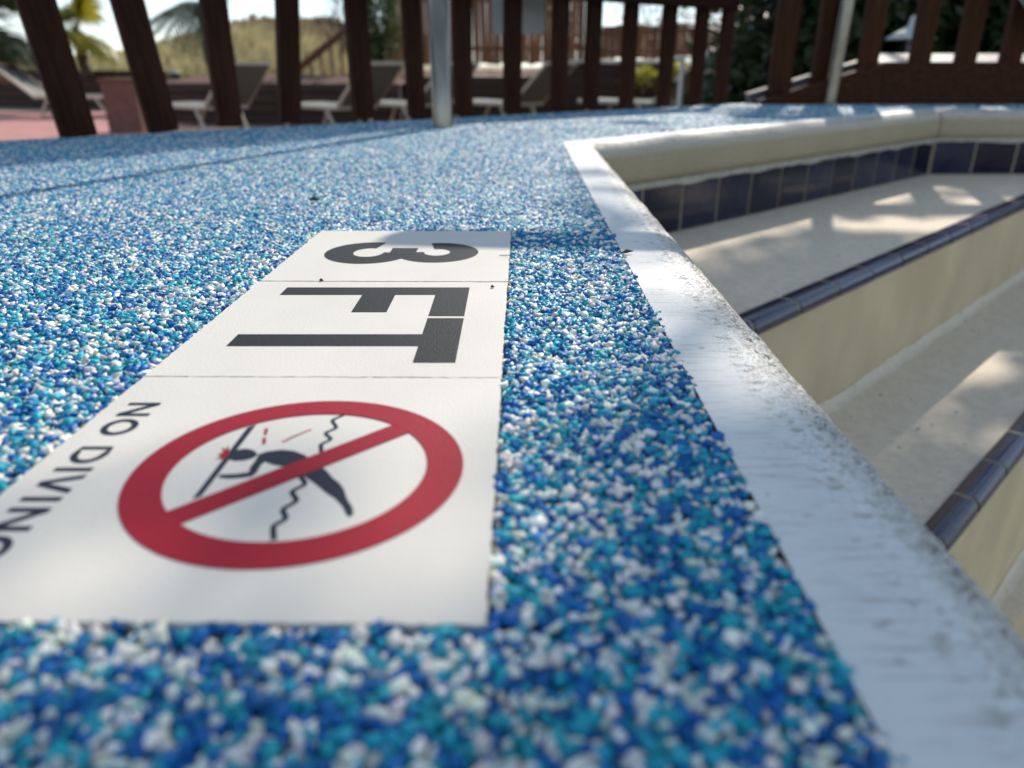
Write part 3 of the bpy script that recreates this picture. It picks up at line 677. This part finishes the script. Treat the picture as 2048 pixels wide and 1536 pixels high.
# ------------------------------------------------------------------ steel poles
g = G(886, 254); p1 = empty('steel_pole', (g.x, g.y, 0)); tag(p1, 'thick galvanised steel pole on the blue deck in front of the picket fence', 'pole')
MB().tube([(0, 0, -.01), (0, 0, .30), (0, 0, .303), (0, 0, 1.6)], [.0222, .0222, .0135, .0135], 28).build('pipe', M_STEEL, p1)  # unseen upper pipe made thinner to narrow the cast shadow
g = G(1658, 209); p2 = empty('steel_pole', (g.x, g.y, 0)); tag(p2, 'thin leaning galvanised pole beside the far coping, in front of the ramp railing', 'pole')
MB().tube([(0, 0, -.01), (.012, 0, .4), (.04, 0, 1.3)], .0225, 24).build('pipe', M_STEEL, p2)
MB().lathe((0, 0, 0), [(.036, -.002), (.036, .004), (.026, .008), (.0226, .008)], 24).build('flange', M_STEEL, p2)

# unseen grab rail, added and bent to shade a band across the digit tile
def over(sx, sy, h): return (sx + SDX * h / TAN, sy + SDY * h / TAN, h)
hr = empty('unseen_grab_rail', (1.75, 1.10, Z2)); HO = Vector((1.75, 1.10, Z2)); tag(hr, 'unseen curved steel grab rail added to shade the digit tile', 'handrail')
pts = [(1.75, 1.10, Z2), (1.75, 1.10, .05), (1.66, 1.11, .22), (1.40, 1.12, .30), over(.34, .565, .40), over(.16, .566, .47), over(.02, .570, .60), over(-.08, .580, .78)]
MB().tube([Vector(p) - HO for p in pts], .0205, 16).build('rail', M_STEEL, hr)
# ------------------------------------------------------------------ beyond the fence
PZ = -.70
def lounger_proto():
    r = empty('sun_lounger'); Ls = 1.25
    fr = MB()
    for sy in (-.3, .3): fr.beam((0, sy, .34), (Ls, sy, .34), .045, .05, .008)
    fr.beam((0, -.3, .34), (0, .3, .34), .045, .05); fr.beam((Ls, -.3, .34), (Ls, .3, .34), .045, .05)
    fr.build('frame', M_FRAME, r)
    mb = MB(); n = 12
    vs = [(Ls * i / n, y, .365 - .018 * math.sin(math.pi * i / n)) for i in range(n + 1) for y in (-.28, .28)]
    mb.add(vs, [(2 * i, 2 * i + 1, 2 * i + 3, 2 * i + 2) for i in range(n)], True); mb.add([(x, y, z - .006) for x, y, z in vs], [(2 * i, 2 * i + 2, 2 * i + 3, 2 * i + 1) for i in range(n)], True); mb.build('seat_sling', M_SLING, r)
    bk = empty('backrest'); bk.parent = r; bk.location = (Ls, 0, .35)
    th = R(40); L2 = .78
    mb = MB(); vs = [(L2 * math.cos(th) * i / n, y, L2 * math.sin(th) * i / n - .03 * math.sin(math.pi * i / n)) for i in range(n + 1) for y in (-.28, .28)]
    mb.add(vs, [(2 * i, 2 * i + 1, 2 * i + 3, 2 * i + 2) for i in range(n)], True); mb.add([(x + .004, y, z - .006) for x, y, z in vs], [(2 * i, 2 * i + 2, 2 * i + 3, 2 * i + 1) for i in range(n)], True); mb.build('back_sling', M_SLING, bk)
    mb = MB()
    for sy in (-.3, .3): mb.beam((0, sy, 0), (L2 * math.cos(th), sy, L2 * math.sin(th)), .04, .04, .006)
    mb.beam((L2 * math.cos(th), -.3, L2 * math.sin(th)), (L2 * math.cos(th), .3, L2 * math.sin(th)), .04, .04); mb.build('back_frame', M_FRAME, bk)
    for x0, x1 in ((.22, .04), (1.02, 1.22)):
        for sy in (-.3, .3): MB().tube([(x0, sy, .33), (x1, sy, .0)], [.024, .02], 8).build('leg', M_FRAME, r)
    for x0 in (1.18,): MB().tube([(x0 + .02, -.3, .03), (x0 + .02, .3, .03)], .014, 8).build('stretcher', M_FRAME, r)
    return r
lp = lounger_proto()
spots = [(350, 10.3, -38, 'sling lounger with its back raised, between the third and fifth pickets from the left'),
         (602, 10.3, -42, 'sling lounger with its back raised, just left of the thick steel pole'),
         (742, 10.9, -40, 'sling lounger with its back raised, seen between the steel pole and the grey sign'),
         (932, 11.2, -44, 'sling lounger with its back raised, seen below the grey sign'),
         (1180, 11.5, -40, 'sling lounger with its back raised, next to the blue grey bin'),
         (238, 13.0, 180, 'cream framed lounger on the sunlit pink paving at the far left')]
for i, (px, zc, rz, lb) in enumerate(spots):
    o = lp if i == 0 else copy_tree(lp)
    q = P(px, 215, zc); o.location = (q.x, q.y, PZ); o.rotation_euler.z = R(rz)
    tag(o, lb, 'sun lounger', 'sun loungers on the patio')
# masonry pillar
q = P(267, 262, 10.2); t = empty('pillar', (q.x, q.y, PZ)); tag(t, 'square pink masonry pillar on the pink paving, between the first two pickets', 'pillar')
MB().box((0, 0, .32), (.44, .44, .64), None, .01).build('shaft', M_BRICKP, t)
MB().box((0, 0, .655), (.48, .48, .03), None, .008).build('cap', M_BRICKP, t)
# planter walls (stacked horizontal boards)
def planter(name, x0, x1, zc0, zc1, ytop, label, m=M_PLANTER, mulch=True, nb=4, dep=1.6):
    a, b = P(x0, ytop, zc0), P(x1, ytop, zc1); top = (a.z + b.z) / 2
    t = empty(name, (a.x, a.y, PZ)); tag(t, label, 'planter wall')
    d = Vector((b.x - a.x, b.y - a.y, 0)); hh = (top - PZ) / nb; nrm = Vector((-d.y, d.x, 0)).normalized()
    for i in range(nb):
        off = nrm * random.uniform(-.01, .01)
        MB().beam(Vector((0, 0, hh * (i + .5))) + off, d + Vector((0, 0, hh * (i + .5))) + off, .12, hh - .012, .008).build('plank', m, t)
    MB().beam(nrm * .07, d + nrm * .07 , .02, (top - PZ) * 1.0).build('backing', M_SEED, t).location.z = (top - PZ) / 2 - .02
    if mulch:
        n = 24; vs = []; fs = []
        for i in range(n + 1):
            for k in range(5):
                p = d * (i / n) + nrm * (.06 + dep * k / 4); vs.append((p.x, p.y, top - PZ - .03 + .10 * k / 4 + random.uniform(0, .05)))
        for i in range(n):
            for k in range(4): fs.append((i * 5 + k, i * 5 + k + 1, i * 5 + k + 6, i * 5 + k + 5))
        MB().add(vs, fs).build('mulch', M_MULCH, t)
    return t, top
planter('planter_wall', -160, 330, 16.8, 15.4, 140, 'tall brown plank planter wall behind the far left lounger', mulch=False)
planter('planter_wall', 310, 800, 11.6, 11.2, 166, 'low brown plank planter wall with red mulch behind the loungers')
planter('planter_wall', 800, 1440, 12.2, 12.6, 152, 'brown plank planter wall below the tall board fence')
# board fence behind
def board_fence(name, x0, x1, zc0, zc1, yb, h, label, w=.14, gap=.006):
    a, b = P(x0, yb, zc0), P(x1, yb, zc1); t = empty(name, (a.x, a.y, a.z)); tag(t, label, 'fence')
    d = Vector((b.x - a.x, b.y - a.y, 0)); L_ = d.length; n = int(L_ / (w + gap)); ang_ = math.atan2(d.y, d.x); first = None
    for i in range(n):
        if first is None: o = MB().box((0, 0, 0), (w, .025, h), None, .004).build('board', M_FENCE2, t); first = o
        else: o = first.copy(); COL.objects.link(o)
        p = d * ((i + .5) / n); o.location = (p.x, p.y, h / 2 + random.uniform(-.02, .02)); o.rotation_euler = (random.uniform(-.02, .02), random.uniform(-.01, .01), ang_ + random.uniform(-.05, .05))
    nrm = Vector((-d.y, d.x, 0)).normalized() * .045
    for z in (h * .2, h * .8): MB().beam(nrm + Vector((0, 0, z)), d + nrm + Vector((0, 0, z)), .05, .09).build('rail', M_FENCE2, t)
    return t
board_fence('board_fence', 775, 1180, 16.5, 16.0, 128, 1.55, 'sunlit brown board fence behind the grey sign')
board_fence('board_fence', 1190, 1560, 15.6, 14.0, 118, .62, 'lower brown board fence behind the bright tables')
# stair rail going up
t = empty('stair_rail', P(600, 135, 15)); tag(t, 'slanting brown stair rail rising between the fifth and sixth pickets', 'handrail'); o0 = P(600, 135, 15)
MB().beam((0, 0, 0), P(700, 52, 15.3) - o0, .08, .14, .01).build('handrail', M_FENCE2, t)
for k_ in range(6):
    f = k_ / 5; p = (P(600, 135, 15) - o0) * (1 - f) + (P(700, 52, 15.3) - o0) * f; MB().beam(p, p + Vector((0, 0, -.5 - .5 * f)), .05, .05).build('baluster', M_FENCE2, t)
# white cap wall, table, bin, path lamp
t = empty('low_wall', P(1120, 130, 12.4)); o0 = P(1120, 130, 12.4); tag(t, 'low brown wall with bright sunlit cap stones left of the white table', 'wall')
b_ = P(1345, 130, 12.8) - o0; MB().beam(Vector((0, 0, -.42)), Vector((b_.x, b_.y, -.42)), .2, .9).build('wall_body', M_PLANTER, t)
for k_ in range(5):
    a_, c_ = Vector((b_.x, b_.y, 0)) * (k_ / 5 + .01), Vector((b_.x, b_.y, 0)) * ((k_ + 1) / 5 - .01); MB().beam(a_ + Vector((0, 0, .055)), c_ + Vector((0, 0, .055)), .34, .045, .006).build('cap_stone', M_CAP, t)
q = P(1366, 118, 9.0); t = empty('table', (q.x, q.y, PZ)); tag(t, 'round white table gleaming in the sun left of the blue grey bin', 'table')
hT = q.z - PZ; MB().lathe((0, 0, 0), [(0, hT + .03), (.11, hT + .03), (.12, hT + .02), (.12, hT), (0, hT)], 24).build('table_top', M_WHITE, t)
MB().tube([(0, 0, .02), (0, 0, hT)], .03, 10).build('stem', M_WHITE, t); MB().lathe((0, 0, 0), [(0, .03), (.1, .03), (.14, .0)], 20).build('foot', M_WHITE, t)
q = P(1416, 112, 8.0); t = empty('litter_bin', (q.x, q.y, PZ)); tag(t, 'upright blue grey bin with a pale rim behind the pickets', 'bin'); hb = q.z - PZ
MB().lathe((0, 0, 0), [(.078, 0), (.086, .02), (.092, hb - .06), (.088, hb - .02)], 24).build('body', M_BIN, t)
MB().lathe((0, 0, 0), [(.088, hb - .02), (.10, hb), (.10, hb + .025), (.06, hb + .04), (0, hb + .045)], 24).build('lid', M_WHITE, t)
q = P(1818, 95, 4.9); t = empty('path_lamp', (q.x, q.y, PZ)); tag(t, 'small garden lamp with a pale pointed hat behind the ramp railing', 'lamp'); hz = P(1818, 78, 4.9).z - PZ
MB().tube([(0, 0, 0), (0, 0, hz + .1)], .016, 10).build('post', M_BIN, t)
MB().lathe((0, 0, 0), [(0, hz - .004), (.15, hz - .004), (.155, hz), (.09, hz + .04), (.03, hz + .075), (.02, hz + .13), (0, hz + .135)], 20).build('hat', M_SIGN, t)
# green tub plants on the planter (drain cover and pots seen between pickets)
for (px, py, zc, r_, lb) in ((515, 146, 14.2, .13, 'dark green shrub pot on the red mulch by the fourth picket'), (350, 152, 14.9, .10, 'small dark spotlight on the planter by the second picket')):
    q = P(px, py, zc); t = empty('garden_pot' if py < 150 else 'garden_spotlight', (q.x, q.y, q.z - .1)); tag(t, lb, 'pot' if py < 150 else 'spotlight')
    MB().lathe((0, 0, 0), [(r_ * .8, -.06), (r_, .06), (r_ * 1.1, .14), (r_ * 1.15, .16), (r_ * .9, .15), (0, .14)], 16).build('body', M_GREENP, t)
    MB().lathe((0, 0, 0), [(r_ * 1.05, .165), (r_ * .8, .185), (0, .19)], 16).build('rim', M_SIGN, t)

# ------------------------------------------------------------------ plants
def leaf_quads(C, size, seed, up=.3, asp=.45):
    r_ = np.random.default_rng(seed); n = len(C)
    d = r_.normal(size=(n, 3)); d[:, 2] = d[:, 2] * .6 - .15; d /= np.linalg.norm(d, axis=1, keepdims=True)
    nn = r_.normal(size=(n, 3)); nn[:, 2] += up; s = np.cross(d, nn); s /= np.linalg.norm(s, axis=1, keepdims=True)
    L_ = (size * r_.uniform(.6, 1.3, n))[:, None]; W_ = L_ * asp
    bend = np.cross(s, d) * L_ * .12
    V = np.stack([C - d * L_ * .5, C + s * W_ * .5 + bend, C + d * L_ * .5, C - s * W_ * .5 + bend], 1)
    Q = (np.arange(n) * 4)[:, None] + np.arange(4)[None]
    return V.reshape(-1, 3), Q
def clumpy(n, c, rad, nc, seed, cr=.35):
    r_ = np.random.default_rng(seed); cc = r_.normal(size=(nc, 3)); cc /= np.linalg.norm(cc, axis=1, keepdims=True); cc *= r_.uniform(.35, 1.0, (nc, 1)) ** .6
    k = r_.integers(0, nc, n); p = cc[k] + r_.normal(size=(n, 3)) * cr * r_.uniform(.5, 1.1, (nc, 1))[k]
    return np.array(c)[None] + p * np.array(rad)[None]
def shrub(px, py, zc, w, h, label, m, n=2600, size=.07, cat='shrub', name='shrub', grp=None, nc=26):
    base = P(px, py, zc); t = empty(name, base); tag(t, label, cat, grp)
    C = clumpy(n, (0, 0, h * .55), (w / 2, w / 2, h * .5), nc, int(px * 7 + zc)); C = C[C[:, 2] > 0]
    V, Q = leaf_quads(C, size, int(px)); np_mesh('crown', V, Q, m, None, t)
    mb = MB()
    for k_ in range(6):
        an = random.uniform(0, 6.28); mb.tube([(0, 0, -.05), (math.cos(an) * w * .12, math.sin(an) * w * .12, h * .4), (math.cos(an) * w * .3, math.sin(an) * w * .3, h * .75)], [.03, .02, .008], 6)
    mb.build('stem', M_BARK, t); return t
def frond_mesh(kind, seed):
    r_ = random.Random(seed); vs, fs = [], []
    def blade(p, d, L_, w, droop):
        d = d.normalized(); s = d.cross(Vector((0, 0, 1))); s = s.normalized() if s.length > .01 else Vector((1, 0, 0))
        b = len(vs)
        for i in range(4):
            f = i / 3; c = p + d * L_ * f + Vector((0, 0, -droop * f * f * L_)); ww = w * (1 - f) ** .7
            ww *= 1.8; vs.extend([c + s * ww, c - s * ww])
        for i in range(3): fs.append((b + 2 * i, b + 2 * i + 1, b + 2 * i + 3, b + 2 * i + 2))
    if kind == 'fan':
        stalk = Vector((.55, 0, .12)); b = len(vs)
        blade(Vector((0, 0, 0)), stalk, .58, .012, .1)
        for i in range(30):
            an = R(-120 + 240 * i / 29); d = Vector((math.cos(an), math.sin(an), r_.uniform(-.12, .18))); blade(stalk, d, r_.uniform(.42, .58), .016, r_.uniform(.25, .6))
    else:
        pts = [Vector((1.5 * f, 0, .45 * f - .75 * f * f)) for f in [i / 14 for i in range(15)]]
        for i in range(14):
            for sg in (-1, 1):
                d = (pts[i + 1] - pts[i]).normalized() * .7 + Vector((0, sg * .8, -.25)); blade(pts[i], d, .38 * math.sin(math.pi * (.18 + .78 * i / 14)) + .06, .012, .3)
            blade(pts[i], pts[i + 1] - pts[i], .13, .012, 0)
    mb = MB(); mb.add(vs, fs); return mb
def palm(px, py, zc, h, nf, kind, label, m, mt=M_BARK, sc=1.0, tr=.11, lo=-.5, hi=1.2):
    base = P(px, py, zc); t = empty('palm_tree', base); tag(t, label, 'palm tree')
    mb = MB(); n = 14; pts = [(0.03 * math.sin(i), .03 * math.cos(i * 1.3), h * i / n) for i in range(n + 1)]
    mb.tube(pts, [tr * (1.0 + .16 * (i % 2)) for i in range(n + 1)], 10); mb.build('trunk', mt, t)
    first = None
    for k_ in range(nf):
        if first is None: o = frond_mesh(kind, int(px)).build('frond', m, t); first = o
        else: o = first.copy(); COL.objects.link(o)
        o.location = (0, 0, h - .02 + random.uniform(-.06, .04)); el = lo + (hi - lo) * ((k_ * .618) % 1)
        o.rotation_euler = (random.uniform(-.25, .25), -el, k_ * 2.4); o.scale = [sc * random.uniform(.85, 1.12)] * 3
    return t
palm(4, 150, 13.6, .72, 70, 'fan', 'bushy dark fan palm with pale bark at the far left edge', M_FRONDD, M_BOOT, 1.35, .24, -.6, 1.3)
palm(172, 150, 15.6, .82, 44, 'fan', 'sunlit golden fan palm behind the first picket', M_LEAFG, M_BARK, .92, .10, -.7, 1.3)
palm(428, 150, 15.0, 1.25, 34, 'feather', 'dark drooping palm behind the third picket', M_FRONDD, M_BARK, .80, .12, -1.0, .8)
shrub(765, 152, 14.3, .95, 1.75, 'tall dense green shrub in the mulch left of the thick steel pole', M_LEAFM, 5200, .085, nc=34)
shrub(690, 120, 20, .9, 1.9, 'sparse dark tree top above the stair rail', M_LEAFD, 900, .08)
for i, (px, py, zc, w, h, lb) in enumerate(((1215, 170, 13.2, .5, .30, 'low green plant under the bright cap stones'), (1285, 182, 12.4, .5, .34, 'low yellow green plant between the two pickets left of the table'), (1360, 170, 12.0, .42, .34, 'yellow leaved plant under the white table'), (1600, 160, 9.0, .5, .45, 'straggly yellow green plant above the sloping toe board'), (1120, 110, 18.5, 1.2, 1.7, 'leafy tree peeping over the board fence behind the sign'), (1300, 90, 19.5, 2.6, 2.0, 'light green tree behind the lower board fence'))):
    shrub(px, py, zc, w, h, lb, M_LEAFG if i in (1, 2, 3) else M_LEAFM, 700 if i < 4 else 1500, .06 if i < 4 else .10, 'plant' if i < 4 else 'tree', 'plant' if i < 4 else 'tree', nc=14)
# dense dark evergreens at the right
for i, (X_, Y_, w, h, lb) in enumerate(((3.05, 7.4, 2.0, 1.9, 'dark evergreen bush behind the leaning pole'), (4.6, 6.9, 2.3, 2.0, 'dark evergreen bush behind the garden lamp'), (6.3, 6.6, 2.4, 2.1, 'dark evergreen bush at the right edge beyond the railing'), (4.2, 9.3, 3.4, 2.3, 'tall dark evergreen standing behind the row of bushes'))):
    t = empty('evergreen_bush', (X_, Y_, PZ)); tag(t, lb, 'bush', 'dark evergreens beyond the railing')
    C = clumpy(15000, (0, 0, h * .5), (w * .55, w * .5, h * .52), 70, 90 + i, .24); C = C[C[:, 2] > 0]
    V, Q = leaf_quads(C, .16, 200 + i); np_mesh('crown', V, Q, M_LEAFD, None, t)
    MB().tube([(0, 0, 0), (.03, 0, h * .5), (0, .03, h * .9)], [.09, .06, .02], 8).build('trunk', M_BARK, t)
# dune with grass
nx, ny = 70, 14; vs = []; xs = np.linspace(-34, 9, nx)
ridge_px = [(-1500, 105), (0, 108), (200, 104), (300, 108), (350, 90), (420, 78), (500, 52), (560, 46), (640, 52), (700, 70), (760, 90), (1000, 104), (1600, 110)]
def ridge(X_, zc=28.0):
    px = 1024 + X_ / zc * FPX; y = np.interp(px, [p[0] for p in ridge_px], [p[1] for p in ridge_px]) + 26; return H_CAM + (132 - y) / (FPX / CP) * zc
for i in range(nx):
    for j in range(ny):
        f = j / (ny - 1); Y_ = 18.5 + 22 * f; k_ = math.sin(min(1, f * 1.55) * math.pi / 2) if f < .65 else max(0.2, 1 - (f - .65) * 1.6)
        vs.append((xs[i], Y_ + 1.5 * math.sin(xs[i] * .3), -.75 + (ridge(xs[i]) + .70) * k_ + random.uniform(-.05, .05)))
fs = [(i * ny + j, (i + 1) * ny + j, (i + 1) * ny + j + 1, i * ny + j + 1) for i in range(nx - 1) for j in range(ny - 1)]
dune = MB().add(vs, fs, True).build('dune', M_DUNE, kind='structure')
va = np.array(vs).reshape(nx, ny, 3)
def dune_at(n, seed, x0, x1, f0=.05, f1=.75):
    r_ = np.random.default_rng(seed); u = np.interp(r_.uniform(x0, x1, n), xs, np.arange(nx)); v = r_.uniform(f0, f1, n) * (ny - 1)
    i = np.clip(u.astype(int), 0, nx - 2); j = np.clip(v.astype(int), 0, ny - 2); fu, fv = (u - i)[:, None], (v - j)[:, None]
    return (va[i, j] * (1 - fu) + va[i + 1, j] * fu) * (1 - fv) + (va[i, j + 1] * (1 - fu) + va[i + 1, j + 1] * fu) * fv
def grass(name, n, seed, x0, x1, h, m, label, f0=.05, f1=.75):
    r_ = np.random.default_rng(seed); B_ = dune_at(n, seed, x0, x1, f0, f1); hh = h * r_.uniform(.5, 1.3, n); le = r_.normal(size=(n, 2)) * .22 + np.array([.15, 0])
    w = .028 * r_.uniform(.7, 1.5, n); tip = B_ + np.stack([le[:, 0] * hh, le[:, 1] * hh, hh], -1); mid = B_ + np.stack([le[:, 0] * hh * .35, le[:, 1] * hh * .35, hh * .6], -1)
    sx = np.stack([w, np.zeros(n), np.zeros(n)], -1); V = np.stack([B_ - sx, B_ + sx, mid + sx * .7, mid - sx * .7, tip + sx * .12, tip - sx * .12], 1).reshape(-1, 3)
    b = (np.arange(n) * 6)[:, None]; Q = np.concatenate([b + np.array([[0, 1, 2, 3]]), b + np.array([[3, 2, 4, 5]])], 0)
    tag(np_mesh(name, V, Q, m), label, 'grass', kind='stuff')
grass('dune_grass', 14000, 3, -24, -3, .62, M_GRASS, 'yellow green dune grass on the slope beyond the patio')
grass('dry_grass', 9000, 4, -12.5, -3.0, .75, M_GRASSD, 'brown dry grass along the crest of the dune', .36, .8)

for i, (px, dy, w, h, lb) in enumerate(((246, 6, 1.6, .55, 'sea oats clump on the low dune crest between the first and second pickets'), (318, 4, 1.3, .6, 'sea oats clump on the dune crest just right of the second picket'),
        (352, 8, 1.7, .6, 'sea oats clump on the dune crest left of the dark drooping palm'), (488, 4, 1.5, .65, 'brown scrub bush on the dune crest just right of the third picket'), (532, 2, 1.9, .6, 'brown scrub bush on the dune crest just left of the fourth picket'),
        (622, 6, 1.8, .7, 'brown scrub bush on the dune crest just right of the fourth picket'), (668, 10, 1.6, .8, 'brown scrub bush on the dune above the top of the stair rail'))):
    y_ = np.interp(px, [p[0] for p in ridge_px], [p[1] for p in ridge_px])
    shrub(px, y_ + dy + 32, 26.0, w, h, lb, M_GRASSD if i > 2 else M_GRASS, 900, .30, 'shrub', 'dune_shrub', 'bushes on the dune', nc=12)

# ------------------------------------------------------------------ unseen tree, its crown leaves placed to cast shade on deck and pool
st = empty('unseen_shade_tree', (4.6, 4.3, PZ)); tag(st, 'unseen tree beyond the ramp railing, crown shaped to shade deck and pool', 'tree')
def shade_crown_points():
    r_ = np.random.default_rng(77); out = []
    NP = 130000; X = r_.uniform(-1.6, 2.6, NP); Y = r_.uniform(-2.2, 2.6, NP)
    wob = (vnoise(X * 3 + 9, Y * 3 + 9, 21) - .5)
    nd_ = .675 * (X - P1.x) - .737 * (Y - P1.y)
    pA = np.clip((.37 + wob * .20 - Y) / .12, 0, 1) * (.035 + .33 * np.clip((X + .02) / .05, 0, 1) + .25 * np.clip((X - .04) / .02, 0, 1) + .30 * np.clip((.135 - Y) / .03, 0, 1) + .04 * np.clip((-.28 - X) / .2, 0, 1) * np.clip((.1 - Y) / .2, 0, 1))
    thr = .07 + .29 * np.clip((X - .74) / .12, 0, 1)
    pB = np.clip((nd_ - thr + wob * np.where(X < .74, .08, .26)) / .06, 0, 1) * np.clip((X - .22 + wob * .1) / .06, 0, 1)
    cl = np.clip((vnoise(X * 5 + 3, Y * 5 + 3, 22) - .22) / .25, 0, 1)
    p = np.maximum(pA, pB * (.35 + .65 * cl))
    pe = (X - EDGE0.x) * -EN.x + (Y - EDGE0.y) * -EN.y
    p = np.maximum(p, np.clip((.47 + wob * .1 - pe) / .08, 0, 1) * np.clip((((Y - 1.0) * .60 - (X + .685) * .90) + .02 + wob * .06) / .06, 0, 1) * (Y > .6) * (pe > -.3))
    dap = np.clip((vnoise(X * 7 + 30, Y * 7 + 30, 23) - .56) / .12, 0, 1)
    p = np.maximum(p, dap * (.3 * (X > .55) * (nd_ > .10) + .22 * (Y > 1.8) * (X > .2)))
    p = np.maximum(p, .17 * (X < .13) * (X > .055) * (Y < 1.0))
    k = r_.random(NP) < p * .62
    X, Y = X[k], Y[k]; h = 2.9 + 1.5 * vnoise(X * 1.7 + 50, Y * 1.7 + 50, 24) + r_.uniform(-.45, .45, len(X))
    return np.stack([X + SDX * h / TAN, Y + SDY * h / TAN, h], -1)
C = shade_crown_points() - np.array([4.6, 4.3, PZ]); V, Q = leaf_quads(C, .075, 501, 1.2, .6); np_mesh('crown', V, Q, M_LEAFM, None, st)
mb = MB(); mb.tube([(0, 0, 0), (-.15, -.05, 1.3), (-.6, -.2, 2.6), (-1.3, -.4, 3.6)], [.17, .14, .12, .08], 10); mb.build('trunk', M_BARK, st)
mb = MB(); top = Vector((-.5, -.5, 3.6))
TB_ = Vector((4.6, 4.3, PZ))
def shade_of(p): q_ = p + TB_; return q_.x - SDX * q_.z / TAN, q_.y - SDY * q_.z / TAN
ends = [p for p in (Vector(c) for c in C[::7]) if shade_of(p)[1] < .2 or (shade_of(p)[0] > .45 and shade_of(p)[1] < 1.9)]
for k_ in range(24):
    e = random.choice(ends); s_ = Vector((-.6, -.2, 2.6)).lerp(Vector((-1.3, -.4, 3.6)), random.random()); mb.tube([s_, s_.lerp(e, .5) + Vector((0, 0, .2)), e], [.035, .02, .006], 6)
mb.tube([Vector((-1.3, -.4, 3.6))] + [Vector((x_ + SDX * h_ / TAN, y_ + SDY * h_ / TAN, h_)) - TB_ for x_, y_, h_ in ((1.95, 1.5, 3.0), (1.2, 2.80, 3.2), (.1, 2.22, 3.5), (-.45, 1.60, 3.7))], [.05, .035, .025, .018, .008], 6)
mb.build('limbs', M_BARK, st)
